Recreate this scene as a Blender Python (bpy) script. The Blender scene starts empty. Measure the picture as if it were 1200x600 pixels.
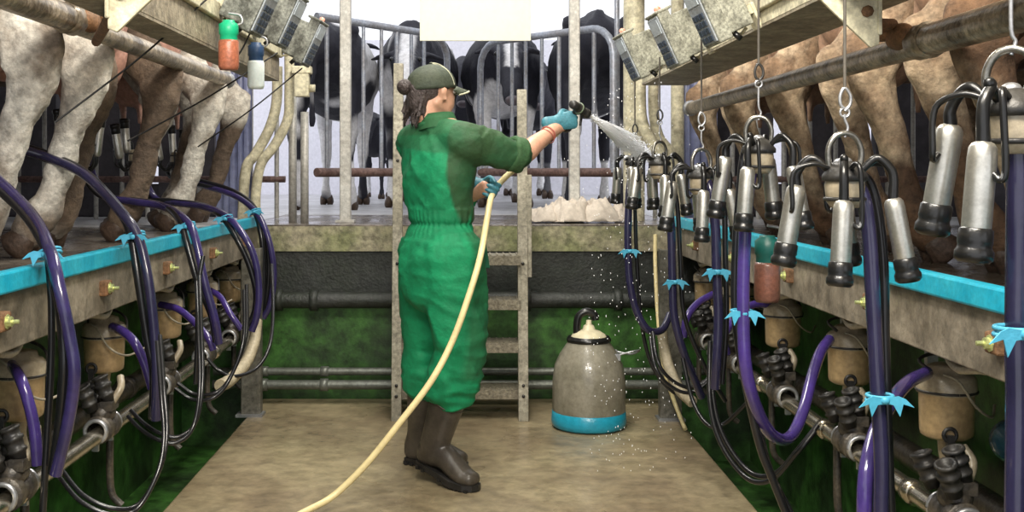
import bpy, math, random
from mathutils import Vector as V, Matrix, noise, Quaternion
random.seed(7)
PI = math.pi
SC = bpy.context.scene
COL = SC.collection
F = 1300.0; CX = 546.0; CY = 200.0; CH = 1.2

def P(px, py, y):                       # place measured on the photograph -> point in the parlour at distance y
    return V(((px-CX)*y/F, y, CH-(py-CY)*y/F))

# ------------------------------------------------------------------ materials
MATS = {}
def M(name, col, rough=.5, metal=0.0, dirt=None, damt=.5, dscale=5, thr=.5, fine=.15, bump=.15, bscale=60,
      trans=0.0, alpha=1.0, coat=0.0, mask=None, rvar=0.0, sub=0.0, emit=0.0, ior=1.45):
    if name in MATS: return MATS[name]
    m = bpy.data.materials.new(name); m.use_nodes = True
    nt = m.node_tree; N = nt.nodes; L = nt.links
    b = N['Principled BSDF']
    b.inputs['Roughness'].default_value = rough
    b.inputs['Metallic'].default_value = metal
    b.inputs['Transmission Weight'].default_value = trans
    b.inputs['Alpha'].default_value = alpha
    b.inputs['Coat Weight'].default_value = coat
    b.inputs['IOR'].default_value = ior
    if sub: 
        b.inputs['Subsurface Weight'].default_value = sub
        b.inputs['Subsurface Radius'].default_value = (.02, .01, .006)
    tc = N.new('ShaderNodeTexCoord')
    def nz(scale, det=4, ro=.6):
        n = N.new('ShaderNodeTexNoise'); n.inputs['Scale'].default_value = scale
        n.inputs['Detail'].default_value = det; n.inputs['Roughness'].default_value = ro
        L.new(tc.outputs['Object'], n.inputs['Vector']); return n
    def mix(fac, a, bb, mode='MIX'):
        x = N.new('ShaderNodeMix'); x.data_type = 'RGBA'; x.blend_type = mode
        if isinstance(fac, (int, float)): x.inputs[0].default_value = fac
        else: L.new(fac, x.inputs[0])
        for s, v in ((6, a), (7, bb)):
            if isinstance(v, tuple): x.inputs[s].default_value = (*v, 1)
            else: L.new(v, x.inputs[s])
        return x.outputs[2]
    cur = tuple(col)
    if mask:
        at = N.new('ShaderNodeAttribute'); at.attribute_name = 'mask'
        cur = mix(at.outputs['Fac'], cur, tuple(mask))
    if dirt:
        n = nz(dscale)
        r = N.new('ShaderNodeValToRGB'); r.color_ramp.elements[0].position = thr-.12; r.color_ramp.elements[1].position = thr+.12
        r.color_ramp.elements[0].color = (0, 0, 0, 1); r.color_ramp.elements[1].color = (damt, damt, damt, 1)
        L.new(n.outputs['Fac'], r.inputs['Fac'])
        cur = mix(r.outputs['Color'], cur, tuple(dirt))
    if fine:
        n2 = nz(dscale*6, 5, .7)
        r2 = N.new('ShaderNodeValToRGB'); r2.color_ramp.elements[0].position = .35; r2.color_ramp.elements[1].position = .65
        lo = 1-fine*1.6; hi = 1+fine*.6
        r2.color_ramp.elements[0].color = (lo, lo, lo, 1); r2.color_ramp.elements[1].color = (hi, hi, hi, 1)
        L.new(n2.outputs['Fac'], r2.inputs['Fac'])
        cur = mix(1.0, cur, r2.outputs['Color'], 'MULTIPLY')
    if isinstance(cur, tuple): b.inputs['Base Color'].default_value = (*cur, 1)
    else: L.new(cur, b.inputs['Base Color'])
    if rvar:
        n4 = nz(dscale*.8, 3); mr = N.new('ShaderNodeMapRange')
        mr.inputs['From Min'].default_value = .35; mr.inputs['From Max'].default_value = .65
        mr.inputs['To Min'].default_value = max(.03, rough-rvar); mr.inputs['To Max'].default_value = min(1, rough+rvar)
        L.new(n4.outputs['Fac'], mr.inputs['Value']); L.new(mr.outputs['Result'], b.inputs['Roughness'])
    if bump:
        n3 = nz(bscale, 4); bp = N.new('ShaderNodeBump'); bp.inputs['Strength'].default_value = bump
        bp.inputs['Distance'].default_value = .01
        L.new(n3.outputs['Fac'], bp.inputs['Height']); L.new(bp.outputs['Normal'], b.inputs['Normal'])
    MATS[name] = m
    return m

concrete = M('wet_concrete', (.30, .26, .20), .5, dirt=(.11, .09, .06), damt=.75, dscale=3, fine=.3, bump=.4, bscale=30)
ledgetop = M('ledge_top', (.20, .17, .14), .22, dirt=(.07, .055, .04), damt=.85, dscale=3.5, fine=.35, bump=.5, bscale=25, rvar=.15)
ledgeface = M('ledge_face', (.36, .32, .22), .6, dirt=(.14, .17, .05), damt=.7, dscale=4, thr=.52, fine=.35, bump=.5, bscale=30)
floorm = M('pit_floor_concrete', (.34, .28, .17), .30, dirt=(.17, .125, .075), damt=.75, dscale=2.2, thr=.5, fine=.22, bump=.22, bscale=22, rvar=.16)
greenwall = M('green_wall_paint', (.065, .20, .035), .42, dirt=(.02, .035, .015), damt=.9, dscale=2.2, thr=.5, fine=.4, bump=.3, bscale=14)
darkwall = M('near_black_wall_pipe', (.035, .038, .035), .5, dirt=(.015, .02, .013), damt=.8, dscale=4, fine=.3, bump=.4)  # near-black colour for the strip below the end ledge and the thick pipe
yardfloor = M('yard_concrete', (.62, .62, .64), .35, dirt=(.35, .34, .34), damt=.6, dscale=2, fine=.2, bump=.3, bscale=20)
farwall = M('pale_wall', (.88, .87, .95), .7, fine=.06, bump=.05)
sidewall = M('barn_wall', (.10, .09, .10), .8, dirt=(.04, .035, .04), damt=.8, dscale=2, fine=.2)
ceilm = M('ceiling_sheet', (.6, .58, .52), .7, fine=.1)
cyan = M('cyan_paint', (.010, .38, .56), .35, dirt=(.05, .55, .70), damt=.6, dscale=9, fine=.12, bump=.15, bscale=40)
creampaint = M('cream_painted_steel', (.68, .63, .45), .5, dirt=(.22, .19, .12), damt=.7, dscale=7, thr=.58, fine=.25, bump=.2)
beamshade = M('shaded_beam_paint', (.36, .31, .22), .55, dirt=(.15, .12, .08), damt=.7, dscale=8, fine=.3, bump=.3)  # cream beam paint darkened to carry the shade on underside and left web
galv = M('galvanised_steel', (.50, .51, .52), .38, .75, dirt=(.28, .28, .30), damt=.6, dscale=12, fine=.15, bump=.1)
gatepaint = M('blue_grey_gate_steel', (.34, .37, .44), .42, .35, dirt=(.2, .17, .15), damt=.5, dscale=10, fine=.2)
rustrail = M('rusty_rail', (.22, .14, .12), .6, .2, dirt=(.10, .05, .04), damt=.7, dscale=10, fine=.3, bump=.3)
postm = M('pale_steel_post', (.55, .54, .50), .5, .3, dirt=(.34, .31, .27), damt=.5, dscale=8, fine=.2)
rumpm = M('worn_rump_pipe', (.55, .46, .34), .30, .45, dirt=(.10, .075, .05), damt=.85, dscale=9, thr=.52, fine=.35, bump=.35, bscale=40)
chrome = M('stainless_pipe', (.62, .57, .46), .22, .95, dirt=(.20, .17, .12), damt=.5, dscale=14, fine=.12, bump=.05)
darksteel = M('dark_worn_steel', (.30, .29, .26), .3, .9, dirt=(.12, .11, .09), damt=.6, dscale=20)
steelcup = M('stainless_shell', (.62, .61, .56), .36, .9, dirt=(.35, .32, .26), damt=.35, dscale=22, fine=.1, bump=.04)
blackrub = M('black_rubber', (.009, .009, .009), .30, fine=.1, bump=.08, coat=.15)
mattblack = M('matt_black_plastic', (.02, .02, .021), .42, dirt=(.06, .055, .045), damt=.5, dscale=20, fine=.2)
hosenavy = M('navy_hose', (.022, .020, .055), .24, fine=.1, bump=.05, coat=.4)
hosepurple = M('purple_hose', (.060, .034, .20), .22, dirt=(.04, .03, .10), damt=.6, dscale=9, fine=.1, bump=.05, coat=.5)
hoseviolet = M('shaded_violet_hose', (.040, .028, .125), .24, dirt=(.02, .018, .05), damt=.7, dscale=6, fine=.1, bump=.05, coat=.4)  # purple hose colour darkened, dim light over the left rail put into it
hoseblack = M('black_hose', (.010, .010, .012), .28, fine=.1, bump=.05, coat=.25)
tiem = M('light_blue_tie', (.07, .38, .56), .45, fine=.1)
jarm = M('amber_jar', (.50, .36, .19), .30, dirt=(.30, .20, .10), damt=.6, dscale=10, fine=.15, bump=.08, trans=.12, coat=.4)
jarlid = M('clouded_jar_lid', (.42, .36, .26), .32, dirt=(.24, .19, .12), damt=.5, dscale=12, fine=.15, coat=.3)
valvem = M('grimy_valve_body', (.055, .05, .045), .35, .2, dirt=(.16, .13, .09), damt=.5, dscale=16, fine=.3, bump=.3)
conduit = M('cream_conduit', (.40, .36, .27), .45, dirt=(.2, .17, .12), damt=.6, dscale=12, fine=.2)
rustblk = M('rusty_block', (.26, .13, .06), .7, dirt=(.10, .06, .03), damt=.7, dscale=20, fine=.3, bump=.4)
boltm = M('yellow_zinc_bolt', (.62, .66, .30), .35, .6, fine=.2)
wood = M('weathered_stringer', (.40, .37, .29), .6, dirt=(.20, .18, .13), damt=.6, dscale=9, fine=.3, bump=.25)
treadm = M('grated_tread', (.30, .27, .20), .5, .3, dirt=(.14, .12, .09), damt=.6, dscale=12, fine=.3, bump=.4, bscale=50)
ragm = M('off_white_cloth', (.62, .55, .47), .85, dirt=(.48, .42, .35), damt=.6, dscale=8, fine=.1, bump=.3, bscale=30)
signm = M('cream_board', (.66, .66, .55), .6, fine=.03, bump=0)
housing = M('display_housing', (.42, .42, .34), .5, dirt=(.10, .10, .075), damt=.8, dscale=16, thr=.55, fine=.35, bump=.3)
housingL = M('grimy_display_housing', (.30, .31, .27), .5, dirt=(.05, .05, .04), damt=.85, dscale=14, thr=.5, fine=.35, bump=.3)
facep = M('grey_face_plate', (.42, .46, .50), .45, dirt=(.25, .26, .26), damt=.5, dscale=20, fine=.2)
keym = M('dark_key', (.035, .05, .075), .35, fine=.1)
screenm = M('grey_screen', (.50, .56, .60), .2, fine=.1)
redlamp = M('salmon_lamp', (.85, .35, .25), .3, fine=.05, sub=.2)
curtainm = M('blue_strip_plastic', (.30, .33, .52), .3, fine=.15, trans=.35, dirt=(.14, .14, .22), damt=.6, dscale=3)
ropem = M('grey_cord', (.10, .09, .075), .7, fine=.2)
wirem = M('black_cord', (.012, .012, .013), .5, fine=0, bump=0)
hosecream = M('cream_water_hose', (.80, .68, .36), .35, dirt=(.62, .50, .26), damt=.5, dscale=6, fine=.08, bump=.08)
corrm = M('ribbed_cream_hose', (.55, .48, .34), .5, dirt=(.3, .25, .16), damt=.5, dscale=10, fine=.15)
canm = M('cloudy_plastic', (.42, .39, .31), .30, dirt=(.24, .22, .16), damt=.7, dscale=7, thr=.48, fine=.15, trans=.30, bump=.1, coat=.3)
canblue = M('blue_base', (.02, .33, .48), .28, fine=.1, trans=.1)
creamlid = M('cream_lid', (.62, .56, .38), .4, fine=.12)
glassblue = M('dark_blue_float', (.02, .07, .10), .15, fine=.1, coat=.6)
greencap = M('green_cap', (.01, .42, .20), .4, fine=.1)
tealcap = M('dark_teal_cap', (.01, .10, .085), .4, fine=.1)
navycap = M('navy_cap', (.03, .07, .16), .4, fine=.1)
redcup = M('orange_red_cup', (.52, .17, .09), .35, dirt=(.3, .12, .08), damt=.5, dscale=20, fine=.2, trans=.15)
browncup = M('brown_red_cup', (.22, .09, .06), .3, dirt=(.10, .06, .05), damt=.5, dscale=20, fine=.2, trans=.1)
whitecup = M('milky_cup', (.68, .76, .74), .4, fine=.08, sub=.1)
skin = M('skin', (.60, .34, .23), .45, dirt=(.52, .25, .17), damt=.5, dscale=9, fine=.08, bump=.1, sub=.08)
lipm = M('lip', (.45, .16, .13), .4, fine=.05)
hairm = M('dark_hair', (.045, .032, .030), .5, dirt=(.12, .095, .09), damt=.6, dscale=30, fine=.4, bump=.8, bscale=120)
capm = M('dark_olive_cap', (.040, .052, .034), .75, dirt=(.065, .075, .045), damt=.6, dscale=14, fine=.2, bump=.3, bscale=90)
pipingm = M('pale_piping', (.50, .50, .36), .6, fine=.1)
coverm = M('green_coverall', (.003, .25, .10), .75, mask=(.024, .066, .022), dirt=(.008, .13, .055), damt=.45, dscale=5, thr=.56, fine=.12, bump=.35, bscale=45)
glovem = M('teal_glove', (.06, .24, .30), .5, dirt=(.03, .12, .16), damt=.5, dscale=30, fine=.2, bump=.2)
bootm = M('brown_black_rubber_boot', (.044, .037, .030), .36, dirt=(.095, .08, .06), damt=.5, dscale=10, fine=.15, bump=.1)
solem = M('black_sole', (.018, .017, .016), .4, fine=.2)
bracem = M('beaded_bracelet', (.45, .13, .10), .4, fine=.1)
waterm = M('white_water', (.95, .97, 1.0), .8, fine=0, bump=0)
hoofm = M('hoof', (.10, .065, .045), .5, dirt=(.05, .03, .02), damt=.7, dscale=14, fine=.3, bump=.4)
udderm = M('udder_skin', (.50, .29, .23), .55, dirt=(.26, .13, .09), damt=.7, dscale=9, fine=.2, bump=.3, sub=.06)
udderb = M('brown_udder_skin', (.34, .21, .14), .55, dirt=(.14, .08, .05), damt=.7, dscale=9, fine=.2, bump=.3)
coatL = M('dirty_white_coat', (.70, .66, .58), .8, mask=(.12, .085, .06), dirt=(.17, .12, .08), damt=.85, dscale=5.5, thr=.53, fine=.28, bump=.6, bscale=70)
coatR = M('brown_stained_coat', (.64, .50, .34), .8, mask=(.085, .05, .03), dirt=(.17, .095, .05), damt=.88, dscale=5.5, thr=.49, fine=.32, bump=.6, bscale=70)
coatB = M('black_and_white_coat', (.80, .79, .80), .7, mask=(.014, .014, .024), dirt=None, dscale=6, fine=.15, bump=.4, bscale=60)
tagm = M('red_collar', (.45, .08, .10), .5, fine=.1)

# ------------------------------------------------------------------ mesh builder
def frame(t, ref=None):
    t = t.normalized()
    ref = V((0, 0, 1)) if ref is None else ref
    if abs(t.dot(ref.normalized())) > .98: ref = V((1, 0, 0)) if abs(t.x) < .9 else V((0, 1, 0))
    a = ref.cross(t).normalized(); return a, t.cross(a).normalized()

def spline(pts, n=6):
    pts = [V(p) for p in pts]
    if len(pts) < 3: return pts
    q = [pts[0]*2-pts[1]]+pts+[pts[-1]*2-pts[-2]]
    out = []
    for i in range(1, len(q)-2):
        p0, p1, p2, p3 = q[i-1:i+3]
        for k in range(n):
            t = k/n
            out.append(.5*((2*p1)+(p2-p0)*t+(2*p0-5*p1+4*p2-p3)*t*t+(3*p1-p0-3*p2+p3)*t**3))
    out.append(pts[-1]); return out

class MB:
    def __init__(s): s.v = []; s.f = []; s.sm = []
    def add(s, vs, fs, smooth=True):
        o = len(s.v); s.v += [V(x) for x in vs]; s.f += [tuple(i+o for i in f) for f in fs]; s.sm += [smooth]*len(fs); return s
    def tube(s, path, r, n=10, sm=0, cap=True):
        path = [V(p) for p in path]
        rs = list(r) if isinstance(r, (list, tuple)) else [r]*len(path)
        if sm:
            npth = spline(path, sm)
            if isinstance(r, (list, tuple)):
                nr = []
                for i in range(len(rs)-1): nr += [rs[i]+(rs[i+1]-rs[i])*k/sm for k in range(sm)]
                rs = nr+[rs[-1]]
            else: rs = [r]*len(npth)
            path = npth
        t0 = (path[1]-path[0]).normalized(); a, b = frame(t0)
        vs = []; fs = []
        for i, p in enumerate(path):
            t = (path[min(i+1, len(path)-1)]-path[max(i-1, 0)])
            t = t.normalized() if t.length > 1e-9 else t0
            q = t0.rotation_difference(t); a = q @ a; b = q @ b; t0 = t
            for k in range(n):
                an = 2*PI*k/n; vs.append(p+(a*math.cos(an)+b*math.sin(an))*rs[i])
        for i in range(len(path)-1):
            for k in range(n):
                k2 = (k+1) % n; fs.append((i*n+k, i*n+k2, (i+1)*n+k2, (i+1)*n+k))
        s.add(vs, fs)
        if cap: 
            m = len(path)-1
            s.add(vs[:n], [tuple(range(n))[::-1]], False); s.add(vs[m*n:], [tuple(range(n))], False)
        return s
    def box(s, c, size, rot=None):
        c = V(c); h = [x/2 for x in size]; vs = []
        for x in (-1, 1):
            for y in (-1, 1):
                for z in (-1, 1):
                    p = V((x*h[0], y*h[1], z*h[2])); vs.append(c+(rot @ p if rot else p))
        return s.add(vs, [(0, 1, 3, 2), (4, 6, 7, 5), (0, 4, 5, 1), (2, 3, 7, 6), (0, 2, 6, 4), (1, 5, 7, 3)], False)
    def lathe(s, prof, c=(0, 0, 0), ax=(0, 0, 1), n=24, smooth=True):
        c = V(c); ax = V(ax).normalized(); a, b = frame(ax)
        vs = []; fs = []; m = len(prof)
        for r, z in prof:
            for k in range(n):
                an = 2*PI*k/n; vs.append(c+ax*z+(a*math.cos(an)+b*math.sin(an))*max(r, 1e-5))
        for i in range(m-1):
            for k in range(n):
                k2 = (k+1) % n; fs.append((i*n+k, i*n+k2, (i+1)*n+k2, (i+1)*n+k))
        return s.add(vs, fs, smooth)
    def ell(s, c, r, rot=None, nu=16, nv=10):
        c = V(c); r = (r, r, r) if isinstance(r, (int, float)) else r; vs = []; fs = []
        for i in range(nv+1):
            th = PI*i/nv
            for k in range(nu):
                ph = 2*PI*k/nu; p = V((r[0]*math.sin(th)*math.cos(ph), r[1]*math.sin(th)*math.sin(ph), r[2]*math.cos(th)))
                vs.append(c+(rot @ p if rot else p))
        for i in range(nv):
            for k in range(nu):
                k2 = (k+1) % nu; fs.append((i*nu+k, (i+1)*nu+k, (i+1)*nu+k2, i*nu+k2))
        return s.add(vs, fs)
    def torus(s, c, R, r, ax=(0, 0, 1), n=20, m=8, a0=0, a1=2*PI):
        c = V(c); ax = V(ax).normalized(); a, b = frame(ax)
        pts = [c+(a*math.cos(a0+(a1-a0)*k/n)+b*math.sin(a0+(a1-a0)*k/n))*R for k in range(n+1)]
        return s.tube(pts, r, m, cap=abs(a1-a0) < 6.2)
    def prism(s, poly, o, u, w, d):      # polygon in plane (u,w) at o, extruded by vector d
        o = V(o); u = V(u); w = V(w); d = V(d); n = len(poly)
        vs = [o+u*x+w*y for x, y in poly]+[o+u*x+w*y+d for x, y in poly]
        return s.add(vs, [tuple(range(n))[::-1], tuple(range(n, 2*n))]+[(i, (i+1) % n, n+(i+1) % n, n+i) for i in range(n)], False)
    def limb(s, nodes, side=(0, 1, 0), n=14):   # nodes: (pos, r_side, r_other); closed lofted limb with domed ends
        side = V(side); ps = [V(x[0]) for x in nodes]; ra = [x[1] for x in nodes]; rb = [x[2] if len(x) > 2 else x[1] for x in nodes]
        K = 5; path = spline(ps, K) if len(ps) > 2 else ps
        def it(r):
            if len(ps) <= 2: return list(r)
            o = []
            for i in range(len(r)-1): o += [r[i]+(r[i+1]-r[i])*k/K for k in range(K)]
            return o+[r[-1]]
        A = it(ra); B = it(rb); rings = []
        t = (path[0]-path[1]).normalized(); e = min(A[0], B[0])
        for q in (1.0, .8, .45): 
            sc = math.sqrt(max(0, 1-q*q))+.02; rings.append((path[0]+t*e*q, A[0]*sc, B[0]*sc, -t))
        for i, p in enumerate(path):
            tt = (path[min(i+1, len(path)-1)]-path[max(i-1, 0)]).normalized(); rings.append((p, A[i], B[i], tt))
        t = (path[-1]-path[-2]).normalized(); e = min(A[-1], B[-1])
        for q in (.45, .8, 1.0):
            sc = math.sqrt(max(0, 1-q*q))+.02; rings.append((path[-1]+t*e*q, A[-1]*sc, B[-1]*sc, t))
        vs = []; fs = []
        for p, a, b, tt in rings:
            sd = side-tt*side.dot(tt)
            sd = sd.normalized() if sd.length > .05 else frame(tt)[0]
            ot = tt.cross(sd)
            for k in range(n):
                an = 2*PI*k/n; vs.append(p+sd*math.cos(an)*a+ot*math.sin(an)*b)
        m = len(rings)
        for i in range(m-1):
            for k in range(n):
                k2 = (k+1) % n; fs.append((i*n+k, i*n+k2, (i+1)*n+k2, (i+1)*n+k))
        fs.append(tuple(range(n))[::-1]); fs.append(tuple(range((m-1)*n, m*n)))
        return s.add(vs, fs)
    def build(s, name, mat, parent=None, world=True, bevel=0, base=True, remesh=0, smooth=0, post=None):
        me = bpy.data.meshes.new(name)
        vs = s.v; o0 = V((0, 0, 0))
        if remesh:
            vs, fs = remesh_mesh(s, remesh, smooth); sm = [True]*len(fs)
        else: fs = s.f; sm = s.sm
        mask = None
        if post: vs, mask = post(vs)
        if parent is not None:
            if world: 
                w = parent_offset(parent); vs = [v-w for v in vs]
        elif base and vs:
            xs = [v.x for v in vs]; ys = [v.y for v in vs]; zs = [v.z for v in vs]
            o0 = V(((min(xs)+max(xs))/2, (min(ys)+max(ys))/2, min(zs))); vs = [v-o0 for v in vs]
        me.from_pydata([tuple(v) for v in vs], [], fs); me.update()
        me.polygons.foreach_set('use_smooth', sm)
        if mask:
            at = me.attributes.new('mask', 'FLOAT', 'POINT'); at.data.foreach_set('value', mask)
        me.materials.append(mat)
        o = bpy.data.objects.new(name, me); COL.objects.link(o); o.location = o0
        if parent is not None: o.parent = parent
        if bevel:
            b = o.modifiers.new('bevel', 'BEVEL'); b.width = bevel; b.segments = 2; b.limit_method = 'ANGLE'; b.angle_limit = .7
        return o

def parent_offset(p):
    w = V((0, 0, 0))
    while p is not None: w = w+p.location; p = p.parent
    return w

def remesh_mesh(mb, voxel, smooth):
    me = bpy.data.meshes.new('tmp'); me.from_pydata([tuple(v) for v in mb.v], [], mb.f); me.update()
    o = bpy.data.objects.new('tmp', me); COL.objects.link(o)
    r = o.modifiers.new('r', 'REMESH'); r.mode = 'VOXEL'; r.voxel_size = voxel
    if smooth:
        q = o.modifiers.new('s', 'SMOOTH'); q.factor = .5; q.iterations = smooth
    dg = bpy.context.evaluated_depsgraph_get(); ev = o.evaluated_get(dg); m2 = ev.to_mesh()
    vs = [v.co.copy() for v in m2.vertices]; fs = [tuple(p.vertices) for p in m2.polygons]
    ev.to_mesh_clear(); bpy.data.objects.remove(o); bpy.data.meshes.remove(me)
    return vs, fs

def tag(o, label=None, cat=None, group=None, kind=None):
    if label: o['label'] = label
    if cat: o['category'] = cat
    if group: o['group'] = group
    if kind: o['kind'] = kind
    return o
def thing(name, loc, label, cat, group=None, rot=None):
    o = bpy.data.objects.new(name, None); COL.objects.link(o); o.location = loc; o.empty_display_size = .05
    if rot is not None: o.rotation_euler = rot
    return tag(o, label, cat, group)
def struct(o): o['kind'] = 'structure'; return o
def dup(root, loc, label, rz=None, parent=None):
    r = root.copy(); COL.objects.link(r)
    if parent is not None: r.parent = parent
    if loc is not None: r.location = loc
    if rz is not None: r.rotation_euler = (0, 0, rz)
    if label: r['label'] = label
    for ch in list(root.children): dup(ch, None, None, None, r)
    return r

def bx(name, c, s, m, parent=None, bevel=0): return MB().box(c, s).build(name, m, parent, bevel=bevel)

# ------------------------------------------------------------------ setting
FL, FR, YB = -1.07, 1.03, 5.78
struct(bx('floor', ((FL+FR)/2, 2.39, -.04), (FR-FL, 6.9, .08), floorm, bevel=.008))
struct(bx('floor_trench', (0, 2.3, -.36), (3.4, 7.4, .06), greenwall))
struct(bx('trim_channel_left', (-1.3, 2.39, -.29), (.46, 6.9, .08), greenwall))
struct(bx('wall_left_pit', (-1.55, 2.35, .22), (.1, 7.0, 1.10), greenwall))
struct(bx('wall_right_pit', (1.55, 2.35, .22), (.1, 7.0, 1.10), greenwall))
struct(bx('wall_back_pit', (0, YB+.12, .22), (3.2, .1, 1.12), greenwall))
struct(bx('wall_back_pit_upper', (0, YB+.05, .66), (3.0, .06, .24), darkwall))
# standing ledges (the cow platforms)
def ledge(sx):
    m = MB(); m.box((sx*2.64, 2.35, .84), (3.1, 6.86, .14)); return struct(m.build('floor_platform_left' if sx < 0 else 'floor_platform_right', ledgetop, bevel=.01))
ledge(-1); ledge(1)
for sx, nm in ((-1, 'left'), (1, 'right')):
    m = MB(); m.prism([(0, 0), (.06, 0), (.14, .03), (.14, .14), (0, .14)], (sx*1.085, -1.0, .772), (sx, 0, 0), (0, 0, 1), (0, 6.78, 0))
    struct(m.build('trim_curb_'+nm, concrete, bevel=.004))
    m = MB(); m.box((sx*1.086, 2.36, .938), (.035, 6.8, .052))
    struct(m.build('trim_rail_'+nm, cyan, bevel=.006))
m = MB(); m.box((0, YB+.66, .845), (2.19, 1.32, .13))
struct(m.build('floor_end_ledge', ledgeface))
struct(bx('floor_end_ledge_top', (0, YB+.67, .912), (2.3, 1.33, .012), ledgetop, bevel=.004))
struct(bx('floor_yard', (0, 10.1, .86), (14, 6.1, .12), yardfloor))
struct(bx('floor_yard_left', (-4.1, 6.4, .86), (5.9, 1.4, .119), yardfloor))
struct(bx('floor_yard_right', (4.1, 6.4, .86), (5.9, 1.4, .119), yardfloor))
struct(bx('wall_far', (0, 13.2, 1.82), (14, .15, 1.85), farwall))
struct(bx('wall_left', (-4.2, 2.4, 2.1), (.12, 7.2, 2.4), sidewall))
struct(bx('wall_right', (4.2, 2.4, 2.1), (.12, 7.2, 2.4), sidewall))
struct(bx('ceiling', (0, 2.4, 3.25), (8.5, 7.2, .1), ceilm))
for sx, nm in ((-1, 'left'), (1, 'right')):
    m = MB(); x = 1.52
    for wdt, gap in ((.34, .07), (.5, .05), (.42, .09), (.6, .05), (.7, 0)):
        m.box((sx*(x+wdt/2), 6.75, 2.08), (wdt, .08, 2.3)); x += wdt+gap
    m.box((sx*2.8, 6.76, 1.02), (2.6, .07, .2)); m.box((sx*2.8, 6.76, 2.9), (2.6, .07, .7))
    struct(m.build('wall_back_'+nm, sidewall))
# windows high in the side walls
for i, sx in enumerate((-1, 1)):
    w = MB()
    for k in range(4): w.box((sx*4.13, .6+k*1.6, 1.9), (.04, .05, .9))
    for z in (1.45, 2.35): w.box((sx*4.13, 3.0, z), (.04, 4.85, .05))
    struct(w.build('window_%d' % (i+1), galv))

# ------------------------------------------------------------------ plumbing under the back ledge
def pipe(name, a, b, r, mat, label, joints=(), jr=1.35, group=None):
    t = thing(name, a, label, 'pipe', group)
    MB().tube([a, b], r, 14).build('pipe', mat, t)
    for q in joints:
        c = V(a).lerp(V(b), q); d = (V(b)-V(a)).normalized()
        MB().lathe([(r*.9, -.022), (r*jr, -.02), (r*jr, .02), (r*.9, .022)], c, d, 16).build('collar', mat, t)
    return t
greypipe = M('painted_grey_pipe', (.16, .17, .15), .4, .4, dirt=(.07, .08, .06), damt=.6, dscale=8, fine=.2)
pipe('vacuum_pipe', (-1.3, 5.70, .535), (1.3, 5.70, .535), .042, darkwall, 'thick dark pipe running across the wall under the end ledge', (.13, .2, .62, .8))
pipe('water_pipe', (-1.3, 5.72, .165), (1.3, 5.72, .165), .020, greypipe, 'upper of two thin grey pipes low on the green end wall', (.1, .22, .72))
pipe('water_pipe', (-1.3, 5.70, .10), (1.3, 5.70, .10), .024, greypipe, 'lower and thicker of two thin grey pipes low on the green end wall', (.1, .22, .75))
# pit corner posts
for sx, x, y, l in ((-1, -1.055, 5.42, 'left'), (1, .985, 5.33, 'right')):
    t = thing('corner_post', (x, y, 0), 'grimy steel channel post at the %s back corner of the pit floor' % l, 'post')
    m = MB(); m.box((x, y, .41), (.085 if sx < 0 else .105, .012, .82)); m.box((x-.045*sx, y+.03, .41), (.012, .06, .82)); m.box((x+.04*sx, y+.03, .41), (.012, .06, .82))
    m.build('channel', M('grimy_steel', (.20, .19, .16), .5, .4, dirt=(.09, .085, .06), damt=.7, dscale=8, fine=.3), t, bevel=.003)
    m = MB(); m.box((x, y+.02, .006), (.13, .1, .012)); m.build('base_plate', galv, t)

# ------------------------------------------------------------------ beams, rump rails, brackets
for sx, nm, z0, zt, x0, x1 in ((-1, 'left', 1.592, 1.68, .80, .905), (1, 'right', 1.628, 1.665, .865, 1.09)):
    t = thing('overhead_beam', (sx*.95, 2.3, z0), 'long cream painted steel beam over the %s side of the pit' % nm, 'beam')
    y0, y1 = -.9, (4.75 if sx < 0 else 5.45)
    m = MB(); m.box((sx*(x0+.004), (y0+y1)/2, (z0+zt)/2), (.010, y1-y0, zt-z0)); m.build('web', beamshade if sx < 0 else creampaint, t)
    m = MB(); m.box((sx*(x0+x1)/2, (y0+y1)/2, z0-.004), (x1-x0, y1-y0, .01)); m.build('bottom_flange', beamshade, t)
    m = MB(); m.box((sx*(x0+.02), (y0+y1)/2, zt+.03), (.07, y1-y0, .055)); m.build('top_flange', creampaint, t, bevel=.004)
def rump(sx, z, nm, y1, yj):
    t = thing('rump_rail', (sx*1.15, y1, z), 'long worn steel rump rail along the %s row of cows' % nm, 'rail')
    MB().tube([(sx*1.15, 0.2, z), (sx*1.15, yj, z)], .039, 20).build('thick_section', rumpm, t)
    MB().tube([(sx*1.15, yj-.05, z-.006), (sx*1.15, y1, z-.006)], .033, 18).build('pipe', rumpm, t)
    m = MB(); m.lathe([(.040, -.04), (.047, -.03), (.043, 0), (.046, .03), (.034, .06)], (sx*1.15, yj, z), (0, 1, 0), 16); m.build('joint', rumpm, t)
    m = MB(); m.lathe([(.03, -.01), (.04, 0), (.04, .04), (.02, .05), (.015, .10)], (sx*1.15, y1, z-.006), (0, 1, 0), 16)
    m.box((sx*1.15, y1+.12, z), (.02, .1, .03)); m.build('end_cap', galv, t)
rump(-1, 1.64, 'left', 5.3, 3.22); rump(1, 1.525, 'right', 5.65, 2.78)
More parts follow.
